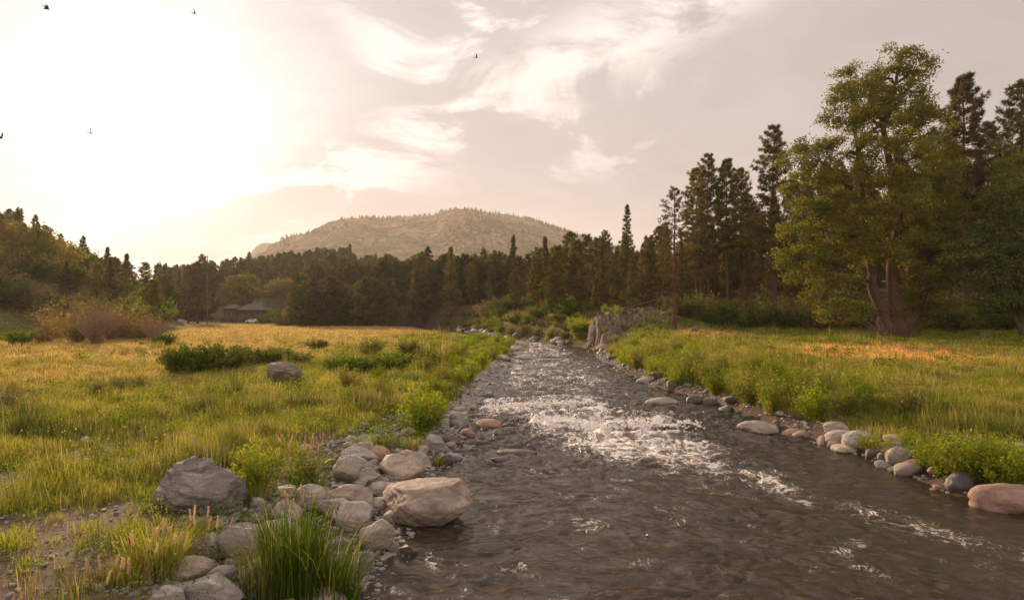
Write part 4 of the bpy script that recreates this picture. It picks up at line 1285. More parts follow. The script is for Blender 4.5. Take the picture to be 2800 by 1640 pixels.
# rocks in the river
for j, (px, py, w, h, kd, lab) in enumerate([
    (1336, 1172, 76, 26, 'r', 'smooth pinkish rock standing in the river at the left side of the rapids'),
    (1412, 1246, 104, 16, 'd', 'long low dark rock just breaking the water below the rapids'),
    (1370, 1262, 50, 10, 'd', 'flat dark rock awash beside the long low one'),
    (1815, 1108, 86, 20, 'g', 'low grey rock in the river near the right bank above the rapids'),
    (1660, 1008, 44, 12, 'd', 'small dark rock near the right bank in the upper river'),
    (1438, 984, 54, 14, 'g', 'low flat rock on the left side of the upper river'),
    (1505, 982, 50, 8, 'd', 'thin dark rock awash in the upper river'),
    (1385, 1090, 40, 6, 'd', 'thin dark rock awash by the left bank above the rapids'),
    (1690, 1152, 80, 12, 'd', 'wet brown rock under the fall of the lower rapid'),
    (1620, 1148, 60, 12, 'd', 'wet brown rock left of centre at the lower rapid'),
    (1480, 1112, 60, 10, 'd', 'dark rock in the crest of the upper rapid')]):
    rock(px, py, w, h, kd, lab, 700 + j, 'rock', 0.15, 5, 0.6, 0, 0, 4, 'rocks in the river', 0.25)
# right bank cobble spit
RB = [
    (2080, 1188, 96, 28, 't', 'long smooth pinkish rock lying in the water by the right bank'),
    (2172, 1192, 56, 16, 'r', 'low pink rock right of the long smooth one'),
    (2128, 1178, 28, 16, 'd', 'small brown rock between the two pinkish rocks at the right bank'),
    (2290, 1190, 62, 30, 'g', 'rounded grey rock at the back of the right bank spit'),
    (2310, 1215, 84, 30, 't', 'tan rock with grass on it, on the right bank spit'),
    (2255, 1222, 34, 26, 'r', 'orange pointed rock at the upstream tip of the right bank spit'),
    (2288, 1228, 40, 26, 'g', 'grey rock next to the orange pointed rock'),
    (2355, 1226, 78, 40, 'g', 'pale layered grey rock in the middle of the right bank spit'),
    (2318, 1238, 72, 18, 't', 'low flat tan rock at the waterline of the right bank spit'),
    (2392, 1255, 38, 24, 'd', 'dark round cobble at the waterline of the right bank spit'),
    (2422, 1262, 32, 24, 'd', 'second dark cobble right of the dark round one'),
    (2390, 1235, 46, 16, 'd', 'small dark stone under the layered grey rock'),
    (2468, 1240, 66, 28, 'g', 'smooth grey-green slab behind the spit shrubs'),
    (2455, 1215, 56, 22, 'g', 'grey slab at the back of the spit behind the smooth one'),
    (2462, 1274, 60, 40, 't', 'angular pinkish rock at the downstream half of the spit'),
    (2520, 1290, 80, 26, 'r', 'brown-red slab at the waterline near the lower shrubs'),
    (2568, 1296, 44, 18, 'r', 'small red-brown stone right of the brown-red slab'),
    (2640, 1345, 74, 40, 'd', 'dark boulder under the shrubs near the lower right corner'),
    (2770, 1398, 170, 60, 'r', 'large smooth pink rock at the right edge, partly in the water'),
    (2790, 1245, 70, 30, 't', 'tan rock in the grass at the right edge'),
    (2775, 905, 34, 20, 'g', 'grey rock at the foot of the right forest'),
    (1905, 1108, 46, 22, 'd', 'dark rock at the water below the willow shrubs'),
    (1945, 1112, 40, 20, 'd', 'dark rock right of the other one below the willow shrubs'),
]
for j, (px, py, w, h, kd, lab) in enumerate(RB):
    rock(px, py, w * 1.05, h * 1.15, kd, lab, 740 + j, 'rock', rr_.uniform(0.1, 0.5), 6, rr_.uniform(0.6, 0.9), rr_.uniform(-0.1, 0.1), 0.02, 4, 'rocks along the right bank', 0.2)
# meadow stones
for j, (px, py, w, h, lab) in enumerate([(228, 1212, 26, 18, 'small grey stone in the grass of the left meadow'), (745, 1178, 40, 12, 'flat stone on the bare strip of the left meadow'), (140, 1178, 22, 10, 'tiny pale stone near the yellow flowers')]):
    rock(px, py, w, h, 'g', lab, 790 + j, 'rock', 0.3, 6, 0.8, 0, 0, 3, None, 0.25)

# small cobbles along both edges (countable ones near; gravel as stuff)
def edge_pt(side, y):
    pts_ = RL if side == 'l' else RR
    a = [p for p in pts_ if p[1] <= 92]
    return float(np.interp(y, [p[1] for p in a], [p[0] for p in a]))


for j in range(240):
    y = 9.5 + 78 * (j / 240.0) ** 1.7 + rr_.uniform(-0.3, 0.3)
    wid = 3.0 if 14 < y < 24 else (1.6 if y < 14 else 1.1)
    x = edge_pt('l', y) - rr_.uniform(-0.15, wid)
    if pn(y * 0.35, 3.3) < -0.25: continue
    s_ = rr_.choice([0.07, 0.09, 0.12, 0.16, 0.24]) * rr_.uniform(0.8, 1.2) * (1 + y / 60)
    o = put('cobble', SMALL['gtgd'[j % 4]][rr_.randrange(4)], None, (x, y, max(H1(x, y), 0) + s_ * 0.25))
    o.scale = (s_, s_ * rr_.uniform(0.7, 1.2), s_ * rr_.uniform(0.45, 0.75)); o.rotation_euler = (rr_.uniform(-.3, .3), rr_.uniform(-.3, .3), rr_.uniform(0, 6.28))
    tag(o, 'small loose cobble among the stones at the near left waterline' if y < 26 else 'dark cobble in the line of stones along the upper left bank', 'cobble', 'loose cobbles near the left waterline' if y < 26 else 'cobbles along the upper left bank')
for j in range(110):
    y = 14.5 + 62 * (j / 110.0) ** 1.2 + rr_.uniform(-0.3, 0.3)
    x = edge_pt('r', y) + rr_.uniform(-0.5, 1.1)
    if pn(y * 0.3, 8.3) < -0.15 or (y > 24 and rr_.random() < 0.5): continue
    s_ = rr_.choice([0.08, 0.10, 0.13, 0.18, 0.30]) * rr_.uniform(0.8, 1.2) * (1 + y / 70)
    o = put('cobble', SMALL['dcdt'[j % 4] if y > 24 else 'dgrt'[j % 4]][rr_.randrange(4)], None, (x, y, max(H1(x, y), 0) + s_ * 0.25))
    o.scale = (s_, s_ * rr_.uniform(0.7, 1.2), s_ * rr_.uniform(0.45, 0.75)); o.rotation_euler = (rr_.uniform(-.3, .3), rr_.uniform(-.3, .3), rr_.uniform(0, 6.28))
    tag(o, 'dark cobble at the waterline of the right bank below the willows' if y > 24 else 'small cobble at the waterline of the lower right bank', 'cobble', 'cobbles along the right waterline' if y > 24 else 'cobbles of the lower right waterline')
for j in range(60):
    y = rr_.uniform(88, 165); x = float(np.interp(y, [88, 101, 114, 133, 168], [7.2, 2.6, -3.5, -6.5, -15])) + rr_.uniform(-0.2, 1.4)
    s_ = rr_.uniform(0.3, 0.9)
    o = put('bank_rock', SMALL['dgtd'[j % 4]][rr_.randrange(4)], None, (x, y, max(H1(x, y), 0) + s_ * 0.2))
    o.scale = (s_, s_ * 0.9, s_ * rr_.uniform(0.5, 0.8)); o.rotation_euler = (0, 0, rr_.uniform(0, 6.28))
    tag(o, 'rock on the far bank where the river bends away', 'rock', 'rocks on the far bank at the bend')
grv = MB(); rng = np.random.default_rng(9)
Vi, Fi = ico(1)
n = 9000
y = 8 + 50 * rng.uniform(0, 1, n) ** 1.7
xe = np.interp(y, [p[1] for p in RL if p[1] <= 92], [p[0] for p in RL if p[1] <= 92])
x = xe - (rng.uniform(0, 1, n) ** 1.2 * 1.1 - 0.1) * np.where((y > 9) & (y < 25), 3.4, 1.5)
n2 = 1600
y_ = 10 + 60 * rng.uniform(0, 1, n2); xe_ = np.interp(y_, [p[1] for p in RR if p[1] <= 78], [p[0] for p in RR if p[1] <= 78])
x_ = xe_ + rng.uniform(-0.2, 1.0, n2)
n3_ = 1800
y3_ = rng.uniform(7, 22, n3_); x3_ = -y3_ * rng.uniform(0.15, 0.8, n3_)
x = np.nan_to_num(np.concatenate([x, x_, x3_])); y = np.concatenate([y, y_, y3_])
z = np.maximum(height(x, y), -0.05)
s_ = rng.uniform(0.02, 0.075, len(x)) * (1 + y / 60)
s_[-n3_:] *= 0.6
shp = rng.uniform(0.6, 1.3, (len(x), 1, 3)) * np.array([1, 1, 0.55])
V = Vi[None] * (1 + 0.18 * rng.normal(size=(len(x), len(Vi), 1)) * 0.6) * s_[:, None, None] * shp + np.stack([x, y, z + s_ * 0.2], 1)[:, None]
tri = (np.arange(len(x))[:, None, None] * len(Vi) + Fi[None]).reshape(-1, 3)
grv.add(V.reshape(-1, 3), tri)
tag(grv.build('gravel', M_rock_grey, smooth=True), 'loose gravel and pebbles along the banks', 'gravel', None, 'stuff')

# rock outcrop on the right bank: slanted fractured slabs
def outcrop(name, label, c, size, seed, strata=0.10, rz=0.0, sub=6):
    rng = np.random.default_rng(seed)
    V, Fc = ico(sub); V = V.copy()
    V = np.sign(V) * np.abs(V) ** 0.62
    for i in range(16):
        n_ = unit(rng.normal(size=3) * np.array([1, 1, 0.6])); e = V @ n_ - rng.uniform(0.75, 1.05)
        V = V - np.where(e > 0, e * 0.92, 0)[:, None] * n_
    n_ = unit(np.array([0.85, 0.25, 0.55]))
    h = V @ n_ + 0.10 * vn3(V * 2.2, seed + 5)
    saw = (h * 7.0) % 1
    V = V + (saw - 0.5)[:, None] * strata * unit(V * np.array([1, 1, 0.3]))
    V = V * (1 + 0.10 * vn3(V * 2.1, seed)[:, None] + 0.05 * vn3(V * 6, seed + 1)[:, None] + 0.022 * vn3(V * 15, seed + 2)[:, None])
    mb_ = MB(); mb_.add(V * np.array(size), Fc)
    o = put(name, mb_.mesh(name, M_cliff, False), None, c, rz)
    tag(o, label, 'rock outcrop')
    return o


gx_ = np.linspace(8.6, 23.5, 190); gy_ = np.linspace(67.5, 92, 190)
X, Y = np.meshgrid(gx_, gy_)
xf, yf = X.ravel(), Y.ravel()
wv = 0.8 * fbm(xf * 0.3, yf * 0.3, 3, 61)
zt = 0.7 + 3.5 * sst(69.0, 82.5, yf + 1.2 * wv - 0.12 * (xf - 10))
face = sst(9.15, 10.1, xf + 0.5 * fbm(xf * 0.7, yf * 0.7, 3, 62))
u1 = (xf * 0.80 + yf * 0.35) * 0.75 + 1.5 * fbm(xf * 0.35, yf * 0.35, 3, 63)
u2 = (xf * -0.35 + yf * 0.85) * 0.55 + 1.2 * fbm(xf * 0.4, yf * 0.4, 3, 64)
led = 0.75 * ((u1 % 1) ** 1.6) + 0.55 * ((u2 % 1) ** 1.8) + 0.35 * hash2(np.floor(u1), np.floor(u2), 9) / 4294967296.0 * 2
led += 0.22 * fbm(xf * 1.6, yf * 1.6, 4, 65)
A_ = np.exp(-(((xf - 14.8) / 7.4) ** 2 + ((yf - 78.8) / 9.5) ** 2) ** 3)
zo = (zt + led - 0.55) * face - 0.6 * (1 - face) - (1 - A_) * 5
mb = MB()
ny, nx = X.shape
ii = np.arange(ny - 1)[:, None] * nx + np.arange(nx - 1)[None]
mb.add(np.stack([xf + 0.12 * led * np.sign(12 - xf), yf - 0.25 * led, zo], 1), None, np.stack([ii, ii + 1, ii + nx + 1, ii + nx], -1).reshape(-1, 4))
tag(mb.build('rock_outcrop', M_cliff), 'steep slanted outcrop of fractured rock rising from the water where the river narrows', 'rock outcrop')
outcrop('rock_outcrop', 'tall leaning slab at the water, left end of the fractured outcrop', (10.6, 80.5, 1.2), (1.3, 3.0, 1.9), 811, 0.12, 0.1)
for j in range(26):
    x_ = rr_.uniform(10.5, 20); y_ = rr_.uniform(72, 86)
    zt_ = 0.7 + 3.5 * float(sst(69.0, 82.5, np.array([y_]))[0])
    s_ = rr_.uniform(0.35, 1.1)
    o = put('rock', SMALL['c'][rr_.randrange(5)], None, (x_, y_, max(zt_, H1(x_, y_)) + 0.0 * s_))
    o.scale = (s_, s_ * 0.8, s_ * rr_.uniform(0.5, 0.9)); o.rotation_euler = (rr_.uniform(-.5, .5), 0.4, rr_.uniform(0, 6.28))
    tag(o, 'loose block lying on the fractured rock outcrop', 'rock', 'loose blocks on the outcrop')
for j in range(16):
    x_ = rr_.uniform(10.5, 20); y_ = rr_.uniform(71, 86)
    zt_ = 0.7 + 3.5 * float(sst(69.0, 82.5, np.array([y_]))[0])
    shrub(x_, y_, rr_.uniform(0.4, 0.9), SHRUB_BRUSH if j % 2 else SHRUB_N, 'low_shrub', 'tuft of scrub growing in a crack of the rock outcrop', 'scrub on the outcrop', 'shrub', zt_ + 0.25 - max(H1(x_, y_), 0.02))

# ------------------------------------------------------------------ grass
def blades(mb_, x, y, h, w, col, rng, lean=0.35, seg=True):
    n_ = len(x)
    z_ = height(x, y) - 0.02
    az = rng.uniform(0, 2 * math.pi, n_); hd = np.stack([np.cos(az), np.sin(az), np.zeros(n_)], 1)
    a2 = rng.uniform(0, 2 * math.pi, n_); sd_ = np.stack([np.cos(a2), np.sin(a2), np.zeros(n_)], 1)
    ln = (rng.uniform(0.1, 1, n_) * lean * h)[:, None]
    P = np.stack([x, y, z_], 1); up = np.array([0, 0, 1.0])
    hh = h[:, None]; ww = w[:, None] / 2
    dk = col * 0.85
    if seg:
        mid = P + up * hh * 0.55 + hd * ln * 0.35; tip = P + up * hh * 0.97 + hd * ln
        V = np.stack([P - sd_ * ww, P + sd_ * ww, mid + sd_ * ww * 0.7, mid - sd_ * ww * 0.7, tip], 1).reshape(-1, 3)
        b0 = np.arange(n_)[:, None] * 5
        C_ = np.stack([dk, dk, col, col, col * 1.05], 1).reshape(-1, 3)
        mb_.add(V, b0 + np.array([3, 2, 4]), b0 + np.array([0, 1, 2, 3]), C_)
    else:
        tip = P + up * hh * 0.97 + hd * ln
        V = np.stack([P - sd_ * ww, P + sd_ * ww, tip], 1).reshape(-1, 3)
        mb_.add(V, np.arange(n_ * 3).reshape(-1, 3), None, np.repeat(col, 3, 0))


K_green = np.array([0.135, 0.175, 0.03]); K_lime = np.array([0.31, 0.31, 0.045]); K_straw = np.array([0.40, 0.30, 0.13])
K_gold = np.array([0.45, 0.325, 0.125]); K_orange = np.array([0.78, 0.42, 0.22]); K_olive = np.array([0.22, 0.19, 0.06])


def sow(mb_, rng, n_tuft, per, D0, D1, u0, u1, hr, wr, side, seg, rad, tint=None, patch=None):
    """tufts between distances D0..D1 and bearings u0..u1 on one side of the river"""
    D = np.sqrt(rng.uniform(D0 ** 2, D1 ** 2, n_tuft)); u_ = rng.uniform(u0, u1, n_tuft)
    x = u_ * D; y = D
    sd_ = river_sd(x, y)
    lf = x < xc(y)
    ok = (sd_ > np.where(lf, np.where((y > 9) & (y < 25), 3.1, 1.3), 0.9)) & ((lf) if side == 'l' else (~lf))
    gold, dirt, orange = fields(x, y)
    ok &= rng.uniform(0, 1, n_tuft) > dirt * 0.88
    if patch is not None:
        ok &= fbm(x * 0.18, y * 0.18, 3, patch) > 0.10
    ok &= ~((sd_ < 5) & (np.exp(-((y - 79) / 6) ** 2) > 0.3) & (~lf))
    x, y, gold, orange, sd_ = x[ok], y[ok], gold[ok], orange[ok], sd_[ok]
    nn = len(x)
    f = fbm(x * 0.22, y * 0.22, 4, 37); f2 = fbm(x * 0.7, y * 0.7, 3, 38)
    c = lerpc(np.tile(K_lime, (nn, 1)), K_green, sst(-0.15, 0.35, f))
    c = lerpc(c, K_straw, sst(0.05, 0.5, f2) * 0.55)
    if side == 'r':
        c = lerpc(c, K_olive, np.full(nn, 0.6)); c = lerpc(c, K_straw, sst(-0.2, 0.4, f2) * 0.6)
    c = lerpc(c, K_gold, gold * (0.72 + 0.28 * sst(-0.3, 0.3, f2)))
    c = lerpc(c, K_orange, orange)
    toe_ = -70 - np.clip(y - 150, 0, None) * 0.55
    c = lerpc(c, K_olive, sst(-3, 5, toe_ - x) * 0.9)
    if tint is not None:
        c = lerpc(c, np.asarray(tint), np.full(nn, 0.75))
    hs = rng.uniform(*hr, nn) * (1 + 0.6 * sst(0, 0.5, f)) * (0.65 + 0.9 * sst(-0.1, 0.5, fbm(x * 0.45, y * 0.45, 3, 39))) * (1 - 0.35 * gold) * (1 - 0.4 * orange)
    X_ = np.repeat(x, per) + rng.normal(size=nn * per) * rad; Y_ = np.repeat(y, per) + rng.normal(size=nn * per) * rad
    Cc = np.repeat(c, per, 0) * rng.uniform(0.55, 1.45, (nn * per, 1)) * np.repeat(rng.uniform(0.7, 1.3, (nn, 1)), per, 0)
    dry = rng.uniform(0, 1, nn * per) < 0.15
    Cc[dry] = K_straw * rng.uniform(0.8, 1.2, (int(dry.sum()), 1))
    blades(mb_, X_, Y_, np.repeat(hs, per) * rng.uniform(0.45, 1.15, nn * per), rng.uniform(*wr, nn * per), Cc, rng, 0.45, seg)


rng = np.random.default_rng(21)
gl = MB()
sow(gl, rng, 3500, 14, 6, 26, -1.5, -0.8, (0.15, 0.45), (0.012, 0.024), 'l', False, 0.12)
sow(gl, rng, 4500, 11, 26, 60, -1.25, -0.8, (0.22, 0.48), (0.03, 0.05), 'l', False, 0.2)
sow(gl, rng, 3000, 20, 7, 14, -0.85, -0.15, (0.12, 0.42), (0.006, 0.014), 'l', True, 0.07)
sow(gl, rng, 7000, 16, 13, 26, -0.82, -0.05, (0.20, 0.50), (0.010, 0.022), 'l', True, 0.10)
sow(gl, rng, 11000, 12, 25, 50, -0.82, 0.02, (0.22, 0.50), (0.02, 0.045), 'l', False, 0.18)
sow(gl, rng, 16000, 9, 48, 100, -0.82, 0.04, (0.22, 0.45), (0.05, 0.10), 'l', False, 0.35)
sow(gl, rng, 16000, 7, 98, 205, -0.80, 0.0, (0.25, 0.55), (0.12, 0.26), 'l', False, 0.7)
# taller, ranker tufts and dry stems standing above the sward in patches
sow(gl, rng, 900, 34, 12, 30, -0.82, -0.05, (0.5, 0.8), (0.010, 0.02), 'l', True, 0.12, K_green * 0.8, 201)
sow(gl, rng, 700, 26, 12, 30, -0.82, -0.05, (0.45, 0.75), (0.006, 0.012), 'l', True, 0.25, K_straw, 202)
sow(gl, rng, 1500, 22, 28, 65, -0.82, 0.02, (0.5, 0.85), (0.03, 0.05), 'l', False, 0.25, K_green * 0.75, 203)
sow(gl, rng, 1500, 18, 28, 75, -0.82, 0.02, (0.45, 0.75), (0.02, 0.035), 'l', False, 0.4, K_straw, 204)
sow(gl, rng, 1400, 22, 55, 120, -0.82, 0.02, (0.6, 1.0), (0.08, 0.14), 'l', False, 0.6, K_olive, 205)
gr_ = MB()
sow(gr_, rng, 700, 28, 15, 34, 0.3, 0.9, (0.5, 0.8), (0.010, 0.02), 'r', True, 0.14, K_green * 0.8, 206)
sow(gr_, rng, 1400, 22, 28, 75, 0.12, 0.85, (0.45, 0.8), (0.03, 0.05), 'r', False, 0.3, K_straw * 0.9, 207)
sow(gr_, rng, 1200, 22, 30, 80, 0.12, 0.85, (0.5, 0.9), (0.04, 0.07), 'r', False, 0.3, K_green * 0.75, 208)
sow(gr_, rng, 5000, 16, 14, 28, 0.35, 0.95, (0.15, 0.42), (0.010, 0.022), 'r', True, 0.10)
sow(gr_, rng, 4200, 14, 16, 50, 0.84, 1.35, (0.18, 0.45), (0.015, 0.03), 'r', False, 0.15)
sow(gr_, rng, 2500, 12, 6, 17, 0.9, 2.6, (0.15, 0.42), (0.012, 0.024), 'r', False, 0.12)
sow(gr_, rng, 3500, 10, 48, 90, 0.84, 1.2, (0.2, 0.45), (0.05, 0.09), 'r', False, 0.35)
sow(gr_, rng, 14000, 12, 27, 52, 0.15, 0.85, (0.18, 0.45), (0.02, 0.045), 'r', False, 0.18)
sow(gr_, rng, 15000, 9, 50, 96, 0.10, 0.85, (0.2, 0.45), (0.05, 0.10), 'r', False, 0.35)
sow(gr_, rng, 9000, 7, 84, 150, -0.14, 0.5, (0.25, 0.6), (0.10, 0.2), 'r', False, 0.6)
tag(gl.build('meadow_grass', M_grass), 'green, golden and straw coloured grass of the left meadow', 'grass', None, 'stuff')
tag(gr_.build('bank_grass', M_grass), 'mixed green and dry grass of the right bank', 'grass', None, 'stuff')

# low leafy herbs through the meadows
hb = MB()
for (nh, D0, D1, u0, u1, side_, L_) in [(1500, 8, 22, -0.82, -0.1, 'l', 0.05), (2600, 20, 48, -0.82, 0.0, 'l', 0.09), (2200, 45, 100, -0.8, 0.03, 'l', 0.2), (1500, 15, 34, 0.3, 0.9, 'r', 0.06), (2200, 32, 85, 0.12, 0.85, 'r', 0.14)]:
    D = np.sqrt(rng.uniform(D0 ** 2, D1 ** 2, nh)); u_ = rng.uniform(u0, u1, nh); x = u_ * D; y = D
    sd_ = river_sd(x, y); lf = x < xc(y)
    gold, dirt, orange = fields(x, y)
    ok = (sd_ > 1.2) & (lf if side_ == 'l' else ~lf) & (fbm(x * 0.3, y * 0.3, 3, 95) > -0.08) & (rng.uniform(0, 1, nh) > gold * 0.85)
    x, y = x[ok], y[ok]; per = 44
    hh_ = rng.uniform(0.15, 0.55, len(x)) * (1 + D0 / 120)
    tl = rng.uniform(0.1, 1, (len(x), per))
    P = np.stack([x[:, None] + rng.normal(size=tl.shape) * (0.05 + 0.12 * tl) * (1 + D0 / 40), y[:, None] + rng.normal(size=tl.shape) * (0.05 + 0.12 * tl) * (1 + D0 / 40), height(x, y)[:, None] + tl * hh_[:, None]], -1).reshape(-1, 3)
    kind_ = rng.uniform(0, 1, (len(x), 1))
    c_ = np.where(kind_ < 0.45, K_green * 0.8, np.where(kind_ < 0.8, K_lime * 0.9, np.array([[0.28, 0.27, 0.13]]))) * rng.uniform(0.7, 1.3, (len(x), 1))
    leaf_quads(hb, P, L_, L_ * 0.4, np.repeat(c_, per, 0), rng, -0.2)
tag(hb.build('meadow_weeds', M_grass), 'low leafy weeds growing through the meadow grass', 'weeds', None, 'stuff')

# wildflowers
fl = MB()
n = 2600
D = np.concatenate([rng.uniform(15, 32, 900), rng.uniform(34, 52, 1700)])
u_ = np.concatenate([rng.uniform(-0.8, -0.25, 900), rng.uniform(-0.8, -0.5, 1700)])
x = u_ * D; y = D
nf_ = fbm(x * 0.35, y * 0.35, 3, 88); ok = (nf_ > 0.12) | (rng.uniform(0, 1, n) < 0.08)
x, y = x[ok], y[ok]
P = np.stack([x, y, height(x, y) + rng.uniform(0.22, 0.42, len(x))], 1)
cf = np.where(rng.uniform(0, 1, (len(x), 1)) < 0.7, np.array([[1, 1.1, 1]]), np.array([[1.05, 0.8, 0.8]]))
leaf_quads(fl, P, 0.05, 0.05, cf, rng, 0)
tag(fl.build('wildflowers', M_flower), 'tiny yellow and orange wildflowers scattered in the left meadow', 'wildflowers', None, 'stuff')


# tall grass clumps and seed stalks in the foreground
def clump(px, py, nbl, ht, spread, col, label, seed, wd=0.012, name='grass_clump', lean=0.55):
    x0, y0, z0 = hit(px, py)
    rng = np.random.default_rng(seed)
    mb_ = MB()
    az = rng.uniform(0, 2 * math.pi, nbl); rr = rng.uniform(0, 1, nbl) ** 0.7 * spread
    bx_ = np.stack([np.cos(az) * rr, np.sin(az) * rr, np.zeros(nbl)], 1)
    hd = np.stack([np.cos(az + rng.normal(size=nbl) * 0.7), np.sin(az + rng.normal(size=nbl) * 0.7), np.zeros(nbl)], 1)
    a2 = rng.uniform(0, 6.28, nbl); sd_ = np.stack([np.cos(a2), np.sin(a2), np.zeros(nbl)], 1)
    h = ht * rng.uniform(0.3, 1.1, nbl); l_ = h * rng.uniform(0.05, lean, nbl) * np.where(rng.uniform(0, 1, nbl) < 0.15, 1.8, 1.0)
    rings = []
    ts = [0, 0.3, 0.6, 0.85, 1.0]; wf = [0.8, 1.0, 0.8, 0.45, 0.0]
    cl_ = np.asarray(col) * rng.uniform(0.7, 1.3, (nbl, 1)); dry = rng.uniform(0, 1, nbl) < (0.08 if name == 'reed_clump' else 0.2); cl_[dry] = K_straw
    for t_, f_ in zip(ts, wf):
        c_ = bx_ + np.array([0, 0, 1]) * (h * t_ * (1 - 0.18 * t_ ** 3))[:, None] + hd * (l_ * t_ ** 2)[:, None]
        if f_ > 0:
            rings += [c_ - sd_ * wd * f_ / 2, c_ + sd_ * wd * f_ / 2]
        else:
            rings += [c_]
    V = np.stack(rings, 1).reshape(-1, 3); b0 = np.arange(nbl)[:, None] * 9
    q = np.concatenate([b0 + np.array([0, 1, 3, 2]), b0 + np.array([2, 3, 5, 4]), b0 + np.array([4, 5, 7, 6])])
    mb_.add(V, b0 + np.array([6, 7, 8]), q, np.repeat(cl_, 9, 0))
    o = mb_.build(name, M_grass)
    o.location = (x0, y0, z0 - 0.03)
    return tag(o, label, 'grass clump')


clump(430, 1560, 620, 0.80, 0.42, K_lime, 'bright green arching grass clump in front of the dark banded boulder', 1, 0.014)
clump(355, 1590, 260, 0.5, 0.3, K_lime, 'smaller green grass clump left of the bright arching one', 2)
clump(560, 1500, 200, 0.7, 0.25, K_lime, 'thin green grass clump at the right foot of the dark banded boulder', 3)
clump(800, 1640, 620, 1.85, 0.46, K_green * 0.62, 'tall dark green reed clump standing in front of the bank stones', 4, 0.012, 'reed_clump', 0.28)
clump(905, 1655, 420, 1.45, 0.42, K_green * 0.62, 'right half of the dark reeds, bending over the water edge', 5, 0.013, 'reed_clump', 0.5)
clump(720, 1650, 240, 1.45, 0.34, K_green * 0.7, 'left fringe of the dark reeds beside the tilted stone', 6, 0.011, 'reed_clump', 0.35)
clump(850, 1345, 380, 0.55, 0.35, K_green, 'dark green grass clump behind the upright knobby rock', 7)
clump(700, 1360, 260, 0.5, 0.3, K_lime * 1.1, 'spiky yellow-green grass clump right of the dark banded boulder', 8)
clump(985, 1235, 320, 0.55, 0.35, K_lime, 'tall green grass tuft at the top of the cobble pile', 9, 0.016)
clump(1040, 1225, 260, 0.5, 0.35, K_green, 'green grass tuft behind the reddish stone', 10, 0.016)
clump(1130, 1230, 240, 0.5, 0.3, K_lime, 'green grass tuft left of the round grey-green cobble', 11, 0.016)
clump(1195, 1275, 140, 0.4, 0.2, K_green, 'little green tuft among the cobbles near the water', 12, 0.014)
clump(20, 1500, 260, 0.45, 0.35, K_lime, 'yellow-green grass tuft at the left edge', 13)
clump(250, 1600, 220, 0.32, 0.3, K_olive, 'short olive grass tuft on the bare soil at lower left', 14)
clump(350, 1470, 240, 0.40, 0.3, K_lime * 0.8, 'grass tuft at the left foot of the dark banded boulder', 15)
clump(420, 1400, 200, 0.40, 0.3, K_green, 'grass growing against the left side of the dark banded boulder', 16)


def stalks(px, py, cnt_, ht, spread, label, seed, lean=0.15):
    x0, y0, z0 = hit(px, py)
    rng = np.random.default_rng(seed)
    e = empty('seed_stalk_cluster', (x0, y0, z0))
    tag(e, label, 'grass stalks', 'dry pink seed stalks in the foreground')
    for i in range(cnt_):
        st_ = MB(); hd_ = MB()
        a = rng.uniform(0, 6.28); r_ = rng.uniform(0, spread)
        h = ht * rng.uniform(0.7, 1.1); ln = rng.normal(size=2) * lean * h
        s_ = np.linspace(0, 1, 5)[:, None]
        P = np.array([math.cos(a) * r_, math.sin(a) * r_ * 0.6, 0]) + np.array([0, 0, 1]) * s_ * h + np.array([ln[0], ln[1], 0]) * s_ ** 1.6
        tube(st_, P, np.linspace(0.005, 0.003, 5), 3, K_straw * 0.9, cap=False)
        d_ = unit(P[-1] - P[-2]); L_ = rng.uniform(0.13, 0.22)
        q = np.linspace(0, 1, 6)[:, None]
        tube(hd_, P[-1] - d_ * 0.02 + d_ * q * L_, np.array([0.005, 0.015, 0.017, 0.014, 0.010, 0.003]), 5, rng.uniform(0.8, 1.25) * np.ones(3), cap=False)
        pp = P[-1] + d_ * rng.uniform(0, L_, (34, 1)) + rng.normal(size=(34, 3)) * 0.007
        leaf_quads(hd_, pp, 0.032, 0.011, np.ones((34, 3)) * rng.uniform(0.8, 1.25), rng, -0.8)
        so = st_.build('stalk', M_grass, e); hd_.build('seed_head', M_seed, so)


stalks(440, 1610, 12, 0.75, 0.5, 'pinkish seed stalks rising in front of the bright green clump', 31)
stalks(560, 1560, 8, 0.75, 0.35, 'pinkish seed stalks leaning left of the tilted layered stone', 32)
stalks(530, 1430, 1, 1.35, 0.02, 'single tall straight seed stalk in front of the dark banded boulder', 33, 0.02)
stalks(770, 1330, 12, 0.95, 0.5, 'tall pink seed stalks standing behind the cobbles in the middle foreground', 34)
stalks(850, 1330, 12, 1.0, 0.35, 'tall tan seed stalks at the left end of the cobble pile', 35, 0.08)
stalks(800, 1480, 9, 0.75, 0.5, 'seed stalks crossing in front of the upright knobby rock', 36, 0.3)
stalks(320, 1645, 8, 0.42, 0.5, 'short seed stalks at the bottom edge left of the flat slab', 37, 0.2)
stalks(940, 1480, 5, 0.5, 0.35, 'few dry stalks in front of the smooth long boulder', 38, 0.4)

# ------------------------------------------------------------------ house, cars, pole, board, track
Dk = 250.0
gz = H1(wx(675, Dk), Dk)
hx = wx(676, Dk)
house = empty('log_house', (hx, Dk, gz))
tag(house, 'brown log house with shingle roofs half hidden behind the round trees', 'house')
mb = MB(); box(mb, (-5.2, 0, 2.7), (4.8, 6, 5.6)); mb.build('left_wing_wall', M_log, house)
mb = MB(); box(mb, (3.2, -0.5, 2.4), (8.2, 7, 5.0)); mb.build('main_wall', M_log, house)
mb = MB(); box(mb, (-1.8, 0.6, 2.0), (2.2, 4, 4.2)); mb.build('link_wall', M_log, house)


